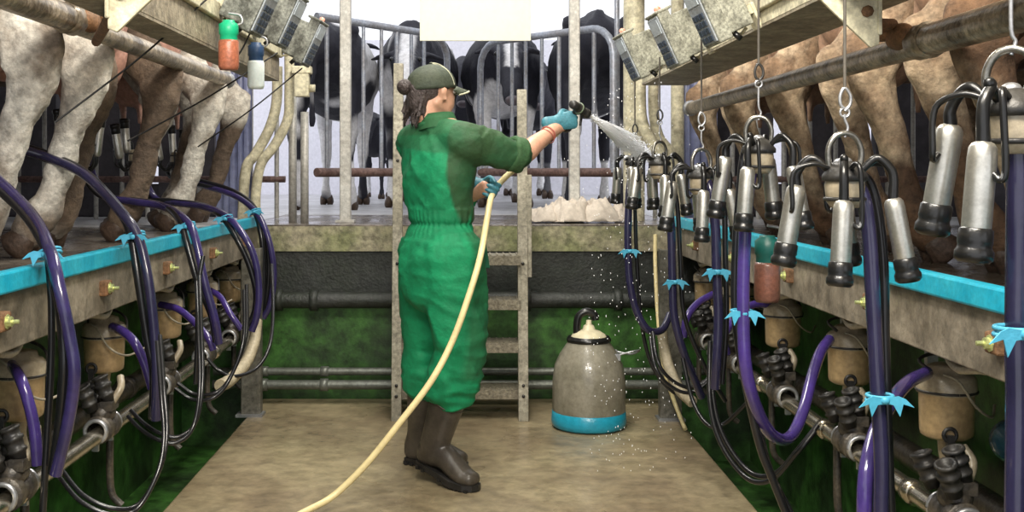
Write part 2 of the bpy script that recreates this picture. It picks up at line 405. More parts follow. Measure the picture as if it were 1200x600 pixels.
for sx, nm, y, X0, zb, yp in ((-1, 'left', 2.35, .70, 1.493, 3.3), (1, 'right', 2.6, .91, 1.488, 2.86)):
    t = thing('hanger_bracket', (sx*1.0, y, 1.5), 'cream tapered steel plate hanging from the beam over the %s rump rail' % nm, 'bracket')
    m = MB(); m.prism([(.06, 1.73), (.06, zb+.008), (.04, zb), (-.055, zb+.09), (-.09, zb+.125), (-.09, 1.73)], (sx*X0, y, 0), (sx, 0, 0), (0, 0, 1), (0, .012, 0))
    m.box((sx*(X0+.06), y+.04, zb+.13), (.010, .09, .2)); m.box((sx*(X0+.09), y+.06, zb+.19), (.07, .05, .05)); m.build('plate', creampaint, t, bevel=.003)
    m = MB(); m.lathe([(0, 0), (.014, 0), (.014, .008), (.009, .012), (0, .013)], (sx*(X0+.03), y, zb+.085), (0, -1, 0), 8, False); m.build('bolt', rustblk, t)
    m = MB(); m.ell((sx*1.12, yp, 1.645 if sx < 0 else 1.545), (.03, .07, .035)); m.ell((sx*1.10, yp+.07, 1.665 if sx < 0 else 1.56), (.03, .05, .02)); m.tube([(sx*(X0+.05), y+.03, zb+.06), (sx*1.10, yp, zb+.09)], .014, 10); m.build('pivot_arm', rustblk, t)

# curved stall pipes and columns at the back corners
def tubething(name, pts, r, mat, label, cat='pipe', n=14, sm=6, group=None):
    o = MB().tube(pts, r, n, sm).build(name, mat); return tag(o, label, cat, group)
y = 5.85
tubething('stall_pipe', [P(339, 60, y), P(339, 110, y), P(337, 140, y), P(322, 170, y), P(306, 192, y), P(300, 225, y), P(300, 262, y)], .026, creampaint, 'bent cream stall pipe nearest the gate on the left', )
tubething('stall_pipe', [P(325, 78, y+.1), P(324, 120, y+.1), P(316, 150, y+.1), P(300, 180, y+.1), P(288, 200, y+.1), P(284, 264, y+.1)], .028, creampaint, 'bent cream stall pipe behind the other one on the left')
tubething('stall_pipe', [P(750, 60, y), P(750, 120, y), P(753, 145, y), P(765, 170, y), P(778, 195, y), P(782, 262, y)], .032, creampaint, 'bent cream stall pipe beside the right end of the gate')
tubething('stall_pipe', [P(766, 85, y+.1), P(766, 130, y+.1), P(772, 160, y+.1), P(790, 190, y+.1), P(796, 262, y+.1)], .028, creampaint, 'bent cream stall pipe under the end of the right beam')
for px, w, yy, top, lab in ((743, .12, 6.2, 90, 'wide pale green column behind the right display boxes'), (794, .075, 6.3, 60, 'pale column standing further right behind the display boxes')):
    o = MB().lathe([(w/2, .92), (w/2, 3.1)], (P(px, 0, yy).x, yy, 0), (0, 0, 1), 20).build('column', creampaint); tag(o, lab, 'column')
# cream switch box
t = thing('valve_box', P(352, 117, 5.8), 'small cream box with a round knob clamped beside the bent stall pipe', 'box')
m = MB(); c = P(354, 99, 5.8); m.box(c, (.075, .06, .13)); m.box(c+V((0, 0, .075)), (.10, .07, .04)); m.build('body', creampaint, t, bevel=.005)
m = MB(); m.lathe([(0, 0), (.02, 0), (.02, .03), (0, .03)], c+V((.038, 0, -.02)), (1, 0, 0), 12); m.build('knob', creampaint, t)
# strip curtains
def curtain(x0, x1, yy, z0, z1, lab):
    t = thing('strip_curtain', ((x0+x1)/2, yy, z0), lab, 'curtain'); k = 5
    for i in range(k):
        a = x0+(x1-x0)*i/k; b = x0+(x1-x0)*(i+1.15)/k; m = MB(); pts = []
        for j in range(7):
            u = j/6; pts.append((a+(b-a)*u, .012*math.sin(u*PI)+(.006 if i % 2 else 0)))
        poly = pts+[(x, yv+.003) for x, yv in reversed(pts)]
        m.prism(poly, (0, yy, z0), (1, 0, 0), (0, 1, 0), (0, 0, z1-z0)); m.build('strip', curtainm, t)
curtain(-1.42, -1.22, 6.3, .93, 2.2, 'blue translucent strip curtain behind the left rump rail end')
curtain(1.17, 1.42, 6.3, .93, 2.0, 'blue translucent strip curtain behind the right rump rail end')
# uprights between the yard and the parlour
for px, w, yy, lab in ((405, .06, 6.08, 'tall pale square post in front of the left gate'), (673, .058, 6.08, 'tall pale square post right of the nozzle')):
    x = P(px, 0, yy).x; t = thing('gate_post', (x, yy, .918), lab, 'post')
    m = MB(); m.box((x, yy, 2.05), (w, w, 2.264)); m.build('upright', postm, t, bevel=.006)
    m = MB(); m.box((x, yy, .925), (w*1.7, w*1.7, .012)); m.build('base_plate', postm, t)
for px, r, yy, top, lab in ((723, .015, 6.35, 3.0, 'thin round steel pole at the right end of the gate'), (343, .022, 6.1, 1.62, 'thin round upright left of the valve box'), (357, .022, 6.05, 1.52, 'thin round upright below the valve box'), (735, .017, 6.45, 2.0, 'slim upright beside the right gate end')):
    x = P(px, 0, yy).x; o = MB().lathe([(0, top), (r, top), (r, .918), (0, .918)], (x, yy, 0), (0, 0, 1), 14).build('upright_pole', postm if px != 723 else gatepaint); tag(o, lab, 'pole')

def gate(p0, p1, bars, lab, round0, round1, zt, zb=1.19):
    p0 = V(p0); p1 = V(p1); t = thing('swing_gate', (p0.x, p0.y, .93), lab, 'gate')
    R = .16; d = (p1-p0).normalized(); up = V((0, 0, 1))
    A = p0+up*zt; B = p1+up*zt; pts = []
    if round0: pts += [p0+up*zb, p0+up*(zt-R)]+[p0+up*(zt-R)+d*R*(1-math.cos(a))+up*R*math.sin(a) for a in (.35, .7, 1.05, 1.35)]+[A+d*R]
    else: pts += [A]
    if round1: pts += [B-d*R]+[p1+up*(zt-R)-d*R*(1-math.cos(a))+up*R*math.sin(a) for a in (1.35, 1.05, .7, .35)]+[p1+up*(zt-R), p1+up*zb]
    else: pts += [B]
    MB().tube(pts, .022, 14).build('frame', gatepaint, t)
    MB().tube([p0+up*zb, p1+up*zb], .026, 12).build('bottom_rail', rustrail, t)
    for q in bars:
        c = p0.lerp(p1, q); MB().tube([c+up*zb, c+up*(zt-(0.02 if .1 < q < .9 else .05))], .012, 10).build('bar', gatepaint, t)
    return t
def gpx(pxs, p0, p1):       # fraction along the gate that is seen at each place
    out = []
    for px in pxs:
        k = (px-CX)/F; out.append((k*p0[1]-p0[0])/((p1[0]-p0[0])-k*(p1[1]-p0[1])))
    return out
g0, g1 = (P(371, 0, 6.25).x, 6.25, 0), (P(524, 0, 7.2).x, 7.2, 0)
gate(g0, g1, gpx([383, 426, 447, 465, 482, 497], g0, g1), 'steel tube gate on the left with blue grey bars and brown lower rail', False, True, 2.07)
g0, g1 = (P(563, 0, 7.15).x, 7.15, 0), (P(719, 0, 6.3).x, 6.3, 0)
gate(g0, g1, gpx([584, 600, 616, 635, 655, 696], g0, g1), 'steel tube gate on the right with rounded ends behind the nozzle', True, True, 2.02)
# slatted fence on both flanks behind the cows
for sx, nm in ((-1, 'left'), (1, 'right')):
    t = thing('side_fence', (sx*1.9, 6.4, .92), 'row of slim upright bars behind the %s row of cows' % nm, 'fence')
    for z in (1.15, 2.0): MB().tube([(sx*1.05, 6.45, z), (sx*3.2, 6.45, z)], .02, 10).build('rail', rustrail, t)
    for k in range(14): MB().tube([(sx*(1.1+k*.15), 6.45, .92), (sx*(1.1+k*.15), 6.45, 2.0)], .014, 8).build('bar', postm, t)
# blank sign
t = thing('hanging_board', P(557, 47, 6.0), 'blank cream board hanging at the top between the gates', 'sign')
a = P(492, 48, 6.0); b = P(622, 48, 6.0)
m = MB(); m.box(((a.x+b.x)/2, 6.0, a.z+.22), (b.x-a.x, .015, .44)); m.build('panel', signm, t, bevel=.002)
for q in (.15, .85): MB().tube([(a.x+(b.x-a.x)*q, 6.0, a.z+.43), (a.x+(b.x-a.x)*q, 6.0, 3.2)], .003, 6).build('hanging_wire', wirem, t)
tag(bx('ceiling_fixture', (0, 4.2, 3.17), (.25, 2.4, .07), signm, bevel=.01), 'long flat lamp housing under the ceiling over the pit', 'lamp')

# ------------------------------------------------------------------ ladder
t = thing('step_ladder', (P(538, 0, 5.33).x, 5.33, 0), 'weathered steel ladder with grated treads standing against the end ledge', 'ladder')
def yl(z): return 5.31+.10*z
for px, ztop in ((465, 1.73), (613, 1.60)):
    x = P(px, 0, 5.35).x; m = MB()
    m.prism([(-.024, 0), (.024, 0), (.024, ztop), (-.024, ztop)], (x, 5.30, 0), (1, 0, 0), (0, .10, 1), (0, .045, 0))
    m.build('stringer', wood, t, bevel=.003)
    m = MB()
    for z in (.12, .17, .75, 1.25, 1.31): m.lathe([(.0, -.004), (.008, -.004), (.008, 0)], (x, yl(z)-.012, z), (0, 1, 0), 8)
    m.build('bolts', mattblack, t)
    if px == 613:
        m = MB(); m.box((x+.03, yl(.95)+.03, .93), (.03, .07, .5)); m.build('side_plate', wood, t, bevel=.003)
x0, x1 = P(468, 0, 5.4).x, P(610, 0, 5.4).x
for py in (300, 352, 402, 456):
    yy = 5.38; z = CH-(py-CY)*yy/F; m = MB()
    m.box(((x0+x1)/2, yy+.06, z), (x1-x0, .17, .008)); m.box(((x0+x1)/2, yy-.03, z-.02), (x1-x0, .008, .045))
    for k in range(18): m.box((x0+(x1-x0)*(k+.5)/18, yy+.05, z+.006), (.008, .15, .006))
    m.build('tread', treadm, t)

# ------------------------------------------------------------------ cloth heap
def heap():
    parts = [(640, 262, .11, .030), (668, 256, .13, .05), (700, 257, .12, .045), (722, 262, .07, .03), (680, 246, .09, .03), (652, 250, .07, .02), (708, 249, .06, .02)]
    for i, (px, py, w, h) in enumerate(parts[:4]):
        c = P(px, 268, 6.02); c.z = .919; m = MB(); n = 40; vs = []; fs = []
        for a in range(n+1):
            for b in range(n+1):
                u = a/n*2-1; v = b/n*2-1; r2 = u*u+v*v
                q = V((u*2.2+i*5, v*2.2, i*3.1)); hh = max(0, 1-r2**1.2)
                rid = 1-abs(noise.noise(q*1.6))*2.2
                rid = 1-abs(noise.noise(q*.9))*1.6
                fold = 1-abs(math.sin(4.5*noise.noise(q*.75)+q.x*1.5+q.y*(.8 if i % 2 else -.7)))
                w1 = q+V((noise.noise(q*.8), noise.noise(q*.8+V((4, 4, 4))), 0))*1.3
                z = (hh**.7)*(h*2.7*(.75+.45*noise.noise(q*.8)))+(.2+hh)*(.020*(1-abs(math.sin(w1.x*2.3+w1.y*1.1)))+.010*(1-abs(math.sin(w1.y*4.1-w1.x*1.7))))+.004*noise.noise(q*9)
                if r2 > 1: z *= .3
                k = 1.0 if r2 < 1 else 1/math.sqrt(r2)
                vs.append(c+V((u*k*w*(1+.2*noise.noise(q*1.2+V((9, 0, 0)))*1.6), v*k*w*.9, max(.004, z+.01))))
        for a in range(n):
            for b in range(n): fs.append((a*(n+1)+b, (a+1)*(n+1)+b, (a+1)*(n+1)+b+1, a*(n+1)+b+1))
        m.add(vs, fs); o = m.build('cloth', ragm)
        s = o.modifiers.new('s', 'SOLIDIFY'); s.thickness = .004
        tag(o, ['crumpled off-white cloth at the left end of the heap on the end ledge', 'crumpled off-white cloth in the middle left of the heap on the end ledge', 'crumpled off-white cloth in the middle right of the heap, below the nozzle spray', 'small crumpled off-white cloth at the right end of the heap near the hanging milking units'][i], 'cloth', 'cloths heaped on the end ledge')
heap()

# ------------------------------------------------------------------ milk bucket
c = P(690, 500, 5.2); c.z = 0; t = thing('milk_bucket', c, 'cloudy plastic milk bucket with black rim, cream lid and blue base on the floor', 'bucket')
R = .172
MB().lathe([(0, .008), (R-.01, .004), (R, .012), (R+.004, .03), (R, .075), (R-.003, .078), (0, .078)], c, n=40).build('base', canblue, t)
MB().lathe([(R-.004, .075), (R, .09), (R-.002, .22), (R-.012, .29), (R-.035, .34), (R-.065, .385), (.095, .405), (.09, .42), (.0, .42)], c, n=40).build('body', canm, t)
m = MB(); m.torus(c+V((0, 0, .408)), .092, .013, n=32); m.lathe([(.0, .424), (.098, .424), (.1, .41), (.09, .395)], c, n=32); m.build('rim', blackrub, t)
MB().lathe([(.085, .42), (.075, .435), (.05, .45), (.03, .456), (.024, .475), (.014, .48), (.012, .50), (0, .502)], c, n=28).build('lid', creamlid, t)
m = MB(); m.tube([c+V((-.055, 0, .435)), c+V((-.055, 0, .48)), c+V((-.045, 0, .52)), c+V((-.01, 0, .54)), c+V((.025, 0, .525)), c+V((.03, 0, .50))], .018, 12, 6); m.build('spout', blackrub, t)
m = MB(); m.tube([c+V((.13, -.06, .345)), c+V((.20, -.07, .365)), c+V((.235, -.02, .36)), c+V((.20, .03, .335)), c+V((.13, .06, .345))], .004, 8, 6); m.build('handle', galv, t)
m = MB(); m.box(c+V((.125, -.05, .335)), (.03, .03, .03)); m.box(c+V((.125, .06, .335)), (.03, .03, .03)); m.build('handle_lug', galv, t)

# ------------------------------------------------------------------ cows
def cow_mesh(seed, pose):
    m = MB(); rnd = random.Random(seed)
    hn = pose.get('neck', 0)
    tor = [(.02, 1.20, .13, .15), (.16, 1.16, .24, .23), (.42, 1.12, .28, .30), (.8, 1.06, .33, .36), (1.2, 1.05, .32, .36), (1.5, 1.10, .25, .31), (1.72, 1.17, .17, .24)]
    m.limb([((x, 0, z), a, b) for x, z, a, b in tor], n=20)
    m.tube([(.02, 0, 1.36), (.5, 0, 1.40), (1.4, 0, 1.40)], [.04, .06, .05], 8)
    for s in (-1, 1):
        m.ell((.12, s*.20, 1.31), (.09, .06, .06))
        m.limb([((.22, s*.14, 1.2), .14, .22), ((.22, s*.18, 1.0), .115, .21), ((.19, s*.19, .86), .088, .155), ((.09, s*.192, .70), .062, .092), ((-.005, s*.19, .58), .062, .080), ((.015, s*.188, .48), .053, .060), ((.055, s*.186, .36), .041, .046), ((.10, s*.184, .2), .042, .045), ((.135, s*.184, .13), .058, .058), ((.17, s*.184, .075), .056, .058)])
        m.ell((-.06, s*.19, .615), (.034, .034, .06)); m.ell((.03, s*.24, .57), (.04, .022, .05)); m.ell((.02, s*.14, .57), (.04, .02, .05))
        m.limb([((1.45, s*.16, 1.05), .11, .18), ((1.44, s*.17, .8), .08, .10), ((1.46, s*.16, .62), .058, .06), ((1.47, s*.155, .46), .052, .055), ((1.47, s*.155, .32), .036, .038), ((1.47, s*.155, .18), .036, .038), ((1.48, s*.155, .1), .048, .048), ((1.50, s*.155, .07), .045, .047)])
    hz = 1.35-hn; hx = 2.02
    m.limb([((1.6, 0, 1.18), .15, .24), ((1.82, 0, (1.22+hz)/2+.02), .11, .17), ((hx, 0, hz), .10, .12)])
    m.limb([((hx-.04, 0, hz+.02), .115, .11), ((hx+.10, 0, hz-.05), .105, .115), ((hx+.26, 0, hz-.19), .075, .085), ((hx+.38, 0, hz-.30), .070, .065)])
    m.ell((hx+.40, 0, hz-.325), (.05, .075, .05))
    for s in (-1, 1):
        m.ell((hx+.10, s*.09, hz+.0), (.04, .03, .035))
        m.limb([((hx-.04, s*.09, hz+.06), .03, .03), ((hx-.05, s*.19, hz+.05), .055, .022), ((hx-.05, s*.27, hz+.02), .025, .012)], side=(1, 0, 0))
    if pose.get('tail', True):
        m.limb([((.0, .0, 1.34), .035, .035), ((-.07, pose.get('ts', .04), 1.15), .028, .028), ((-.07, pose.get('ts', .04)*2, .8), .02, .02), ((-.05, pose.get('ts', .04)*2, .62), .035, .03)])
    return m

def make_cow(name_label, loc, rz, mat, seed, white, vox=.022, pose={}, udder=udderm, scale=1.0, tail=None, group=None, cat='cow', blaze=False, feat=True):
    t = thing('cow', loc, name_label, cat, group, (0, 0, rz)); t.scale = (scale,)*3
    def post(vs):
        mask = []; out = []
        for v in vs:
            q = V((v.x*1.1+seed*7.3, v.y*1.1, v.z*1.1))
            nv = noise.fractal(q, 1.0, 2.0, 3)*.9
            d = 1 if nv > white else 0
            k = min(1, max(0, (nv-white)*9+.5))
            if v.z < .36 and mat is coatB: k = min(k, .5+.5*math.sin(seed*3+v.x*2))
            if v.x > 1.85 and mat is coatB: k = min(1, max(0, (abs(v.y)-.040-.03*nv)*40)) if blaze and v.z > pose.get('pz', .62) else 1
            mask.append(k)
            f = noise.noise(v*12)*.008+noise.noise(v*32)*.004
            out.append(v*(1)+V((f, f, f*.5)))
        return out, mask
    cow_mesh(seed, pose).build('body', mat, t, world=False, remesh=vox, smooth=3, post=post)
    if feat:
        m = MB()
        m.ell((.36, 0, .78), (.27, .16, .20)); m.ell((.22, .07, .72), (.15, .095, .19)); m.ell((.22, -.07, .72), (.15, .095, .19)); m.ell((.15, 0, .86), (.13, .12, .2))
        for dx in (.17, .36):
            for s in (-1, 1): m.limb([((dx, s*.075, .58), .024), ((dx-.005, s*.08, .52), .018), ((dx-.005, s*.08, .465), .014)], n=10)
        m.build('udder', udder, t, world=False, remesh=.016, smooth=3)
    for fx, fy in ((.20, -.184), (.20, .184), (1.52, -.155), (1.52, .155)):
        m = MB()
        for s in (-1, 1):
            m.limb([((fx-.02, fy+s*.026, .055), .028, .042), ((fx+.005, fy+s*.028, .028), .031, .055)], n=10)
        m.build('hoof', hoofm, t, world=False)
    if cat == 'cow' and mat is coatB and blaze is not None:
        hz = 1.35-pose.get('neck', 0)
        for s in (-1, 1):
            m = MB(); m.ell((2.135, s*.098, hz+.012), .019); m.build('eye', blackrub, t, world=False)
        m = MB(); m.ell((2.455, 0, hz-.335), (.03, .055, .035)); m.build('muzzle', M('muzzle_skin', (.10, .08, .09), .35, fine=.2), t, world=False)
    return t
Lz = .918
rowL = [(3.50, .22, 'dirty white cow in the left row, nearest the camera'), (4.28, .08, 'brown smeared cow in the left row, second from the camera'), (5.05, .20, 'cow in the left row, third from the camera behind the long rump rail'), (5.78, 0, 'cow in the left row, farthest from the camera beside the strip curtain')]
for i, (yy, w, lab) in enumerate(rowL):
    make_cow(lab, (-1.28-.02*(i % 2), yy, Lz), PI+(-.04, -.36, -.30, -.25)[i], coatL, 3+i, w, vox=.014 if i < 3 else .02, pose={'tail': False}, scale=1.07, group='left row of cows being milked')
rowR = [(2.54, -.02, 'brown stained cow in the right row, nearest the camera'), (3.31, .16, 'brown stained cow in the right row, second from the camera, hind legs in full view'), (4.10, .06, 'brown cow in the right row, third from the camera'), (4.85, .15, 'brown cow in the right row, fourth from the camera'), (5.6, .1, 'brown cow in the right row, farthest from the camera')]
for i, (yy, w, lab) in enumerate(rowR):
    make_cow(lab, (1.28+.02*(i % 2), yy, Lz), (.0, .06, .22, .28, .2)[i], coatR, 13+i, w, vox=.014 if i < 3 else .02, pose={'tail': False}, udder=udderb, scale=1.07, group='right row of cows being milked')
palud = M('pale_udder', (.55, .42, .40), .6, dirt=(.2, .15, .15), damt=.6, dscale=6)
darkud = M('dark_udder', (.05, .04, .045), .6, dirt=(.12, .08, .08), damt=.5, dscale=6)
yard = [((-1.0, 7.7), PI/2, -.12, {'ts': .03}, False, .97, 'black and white cow standing rear-on behind the left end of the left gate', False),
        ((-.36, 9.95), -PI/2-.03, -.12, {'neck': .30}, True, 1.0, 'black cow with a white blaze facing the camera, left of the cap', True),
        ((-.93, 11.9), -PI/2, -.5, {'neck': .1}, False, .6, 'small black calf low between the two cows behind the left gate', False),
        ((-.03, 12.7), -PI/2, -.2, {'neck': .12}, False, 1.0, 'black cow facing the camera right behind the worker with the cap', False),
        ((.27, 9.95), -PI/2+.02, -.38, {'neck': .26, 'pz': 1.0}, True, 1.0, 'black cow with a white forehead patch behind the right gate', True),
        ((.90, 7.45), PI/2-.04, -.55, {'ts': .02}, False, .98, 'large black cow standing rear-on behind the right end of the right gate', False),
        ((.66, 12.6), -PI/2, -.6, {'neck': .15}, False, 1.0, 'black cow far back between the two cows behind the right gate', False)]
for i, ((x, yy), rz, w, pose, bl, sc_, lab, _) in enumerate(yard):
    make_cow(lab, (x, yy, .92), rz, coatB, 31+i, w, vox=.024, pose=pose, blaze=bl, scale=sc_, udder=palud, feat=i in (1, 3), group='cows waiting in the yard', cat='calf' if sc_ < .7 else 'cow')

# ------------------------------------------------------------------ milking clusters hanging on the right
def make_claw():
    t = thing('milking_cluster', (0, 0, 0), '', 'milking cluster', 'milking clusters hanging over the right side')
    MB().lathe([(0, -.078), (.026, -.077), (.035, -.065), (.038, -.035), (.036, -.02)], n=24).build('bowl', jarlid, t, world=False)
    m = MB(); m.lathe([(.036, -.026), (.043, -.024), (.043, -.014), (.034, -.002), (.022, .010), (.012, .014), (0, .015)], n=24)
    m.torus((0, 0, -.06), .037, .004, n=24); m.build('cover', mattblack, t, world=False)
    m = MB(); m.tube([(-.03, 0, .0), (-.032, 0, .035), (-.02, 0, .06), (0, 0, .068), (.02, 0, .06), (.032, 0, .035), (.03, 0, 0)], .0058, 10, 5)
    m.build('hanging_loop', darksteel, t, world=False)
    m = MB(); m.tube([(.0, .02, .005), (.0, .035, .01), (.0, .05, 0)], .010, 10, 4); m.ell((0, 0, .012), (.014, .014, .01)); m.build('outlet', galv, t, world=False)
    for k, (an, R, drop, tl) in enumerate(((4.36, .068, .078, -.06), (5.98, .088, .075, .16), (2.80, .090, .050, -.14), (1.30, .076, .052, .10))):
        ca, sa = math.cos(an), math.sin(an); d = V((ca, sa, 0)); ax = V((ca*.03+tl, sa*.05, -1)).normalized()
        top = d*R+V((0, 0, -drop+.015))
        m = MB(); m.tube([d*.03+V((0, 0, -.005)), d*.055+V((0, 0, .018)), d*(R-.018)+V((0, 0, .014)), d*R+V((0, 0, -.012)), top+V((0, 0, 0)), top+ax*.02], [.0070, .0075, .008, .0085, .0095, .010], 12, 5)
        m.build('short_milk_tube', blackrub, t, world=False)
        cup = MB().lathe([(.010, -.002), (.014, 0), (.018, .006), (.0192, .02), (.0192, .115), (.018, .122), (.014, .124)], top, ax, 24).build('teat_cup', steelcup, t, world=False)
        MB().lathe([(.0192, .114), (.0222, .117), (.0228, .134), (.0215, .138), (.0225, .142), (.0250, .146), (.0250, .156), (.020, .161), (.012, .161), (.010, .150), (0, .15)], top, ax, 24).build('rubber_mouthpiece', blackrub, cup, world=False)
        side = V((-sa, ca, 0)); m = MB()
        m.tube([d*.028+side*.012, d*.06+side*.022+V((0, 0, .008)), d*(R+.005)+side*.03+V((0, 0, -.01)), top+side*.034+ax*.035, top+side*.028+ax*.05, top+side*.018+ax*.042], .0048, 8, 5)
        m.build('pulse_tube', blackrub, cup, world=False)
        m = MB(); m.tube([top+side*.017+ax*.042, top+side*.030+ax*.050, top+side*.034+ax*.036], .0042, 8, 3); m.build('nipple', galv, cup, world=False)
    return t
claw0 = make_claw(); claw0.rotation_euler = (0, 0, 0)
CL = [(1.53, 1.30, -.62, 1185, 'milking cluster nearest the camera at the right edge, largest in view'), (2.16, 1.205, 0.0, 990, 'milking cluster hanging low, second from the right edge'),
      (2.84, 1.27, -.3, 889, 'milking cluster third from the right edge, in front of the brown red cup'), (3.53, 1.20, .25, 822, 'milking cluster fourth from the right edge, hanging lower than its neighbours'),
      (4.30, 1.245, .5, 773, 'milking cluster fifth from the right edge, beside the water spray'), (4.92, 1.25, 1.6, 744, 'milking cluster farthest from the camera, wet by the spray')]
claws = []
for i, (yy, z, rz, px, lab) in enumerate(CL):
    loc = (P(px, 0, yy).x, yy, z)
    if i == 0: claw0.location = loc; claw0['label'] = lab; claw0.rotation_euler = (0, 0, rz); o = claw0
    else: o = dup(claw0, loc, lab, rz)
    claws.append(V(loc))
    # cord, ring and snap hook above each cluster
    x = loc[0]; rlab = ['nearest the camera at the right edge', 'second from the right edge', 'third from the right edge', 'fourth from the right edge', 'fifth from the right edge', 'farthest from the camera'][i]
    t = thing('retractor_cord', (x, yy, z+.075), 'thin cord and hook holding the milking cluster %s' % rlab, 'cord', 'cords of the milking clusters')
    hk = (.20, .06, .14, .11, .12, .06)[i]
    MB().tube([(x, yy, z+.118+hk*.6), (x, yy, 1.64)], .0032 if i else .005, 8).build('cord', ropem, t)
    m = MB()
    m.tube([(x, yy, z+.06), (x+.006, yy, z+.078), (x, yy, z+.095), (x, yy, z+.075+hk*.5)], .003, 8, 4)
    m.torus((x, yy, z+.075+hk*.55), .009, .0025, (0, 1, 0), 14); m.build('ring', galv, t)
    m = MB(); q = z+.075+hk*.6
    m.tube([(x, yy, q), (x+.010, yy, q+.012), (x+.011, yy, q+.03), (x, yy, q+.045), (x-.009, yy, q+.03), (x-.008, yy, q+.012), (x-.001, yy, q+.004)], .0034, 8, 4)
    m.build('snap_hook', galv if i in (0, 1, 3) else mattblack, t)

for i, (x, yy, z, rz) in enumerate(((-1.56, 3.52, 1.22, .3), (-1.53, 4.38, 1.22, 1.1), (-1.53, 5.15, 1.22, .6), (-1.53, 5.88, 1.22, .2))):
    o = dup(claw0, (x, yy, z), 'milking cluster attached under the udder of the left row cow %s' % ['nearest the camera', 'second from the camera', 'third from the camera', 'farthest from the camera'][i], rz)
    o.rotation_euler = (PI, 0, rz); o['group'] = 'milking clusters attached to the left cows'

# ------------------------------------------------------------------ display boxes
def make_display(sx):
    dy = .03; t = thing('display_unit', (0, 0, 0), '', 'display unit', 'milk display units on the %s beam' % ('left' if sx < 0 else 'right'))
    # local: face looks along -y, long side z
    m = MB(); m.prism([(-.062, -.11), (.062, -.11), (.062, .11), (-.062, .11)], (0, -.03, 0), (1, 0, 0), (0, 0, 1), (0, .05, 0))
    m.prism([(-.05, -.095), (.05, -.095), (.05, .085), (-.05, .085)], (0, .02, 0), (1, 0, 0), (0, 0, 1), (0, .09, 0))
    m.box((0, .0, .113), (.134, .07, .012)); m.build('housing', housing if sx > 0 else housingL, t, world=False, bevel=.005)
    m = MB(); m.box((0, -.033, 0), (.108, .006, .20)); fp = m.build('face_plate', facep, t, world=False, bevel=.002)
    m = MB(); m.box((0, -.037, .06), (.086, .004, .055)); m.build('screen', screenm, fp, world=False)
    for a in range(3):
        for b in range(4):
            m = MB(); m.box((-.029+a*.029, -.038, -.006-b*.026), (.023, .006, .020)); m.build('key', keym, fp, world=False, bevel=.0015)
    m = MB(); m.ell((.02, -.005, .125), (.014, .014, .014)); m.build('warning_lamp', redlamp, t, world=False)
    m = MB(); m.box((0, .105, -.05), (.05, .06, .03)); m.box((0, .14, -.075), (.06, .012, .09)); m.tube([(-.04, .05, -.09), (-.03, .085, -.11), (.0, .10, -.10)], .006, 8, 4)
    m.build('bracket', creampaint, t, world=False, bevel=.002)
    m = MB(); m.lathe([(0, 0), (.01, 0), (.01, .03), (0, .03)], (.03, .04, -.098), (0, .5, -1), 10); m.build('cable_gland', blackrub, t, world=False)
    return t
def orient(sx, yaw, tilt, roll=0):
    # face normal: towards the pit centre, a bit down and towards the camera
    n = V((-sx*math.cos(yaw), -math.sin(yaw), -math.tan(tilt))).normalized()
    zz = V((-sx*math.sin(tilt), 0, math.cos(tilt))); zz = (zz-n*zz.dot(n)).normalized()
    yy = -n; xx = yy.cross(zz)
    return Matrix((xx, yy, zz)).transposed().to_euler()
for sx, lst in ((1, [(742, 66, 4.6, 'grey cream display unit on the right beam, nearest the gate'), (785, 46, 3.9, 'grey cream display unit on the right beam, middle of three'), (829, 14, 3.25, 'grey cream display unit on the right beam, nearest the camera')]),
                (-1, [(362, 50, 4.75, 'dirty display unit on the left beam, nearest the gate'), (335, 24, 4.1, 'dirty display unit on the left beam, middle of three'), (305, 5, 3.55, 'dirty display unit on the left beam, cut by the top edge')])):
    p0 = None
    for i, (px, py, yy, lab) in enumerate(lst):
        c = P(px, py, yy)
        if p0 is None: p0 = make_display(sx); o = p0; o['label'] = lab; o.location = c
        else: o = dup(p0, c, lab)
        o.rotation_euler = orient(sx, .20, .42); o.scale = (.9, .9, .9)

# ------------------------------------------------------------------ dip cups hanging
def dipcup(px, py0, py1, yy, r, capmat, cupmat, lab):
    b = P(px, py1, yy); tz = P(px, py0, yy).z; h = tz-b.z; t = thing('dip_cup', b, lab, 'cup', 'dip cups hanging from the beams')
    MB().lathe([(0, 0), (r*.85, 0), (r, .01), (r, h*.55), (r*.9, h*.6), (0, h*.6)], b, n=20).build('cup', cupmat, t)
    MB().lathe([(r*.8, h*.57), (r*.85, h*.6), (r*.85, h*.7), (r*.95, h*.72), (r*.95, h*.92), (r*.6, h*.97), (r*.6, h), (0, h)], b, n=20).build('cap', capmat, t)
    m = MB(); m.tube([b+V((r*.5, 0, h*.9)), b+V((r*1.3, 0, h*.95)), b+V((r*1.1, 0, h*1.1)), b+V((0, 0, h*1.15))], .004, 8, 4); m.build('hook', galv, t)
dipcup(268, 24, 82, 3.45, .032, greencap, redcup, 'orange red dip cup with a bright green cap hanging under the left beam')
dipcup(300, 50, 104, 3.95, .030, navycap, whitecup, 'milky white dip cup with a navy cap hanging under the left beam')
dipcup(899, 276, 354, 2.95, .034, tealcap, browncup, 'brown red dip cup with a dark teal cap hanging beside the right cyan rail')

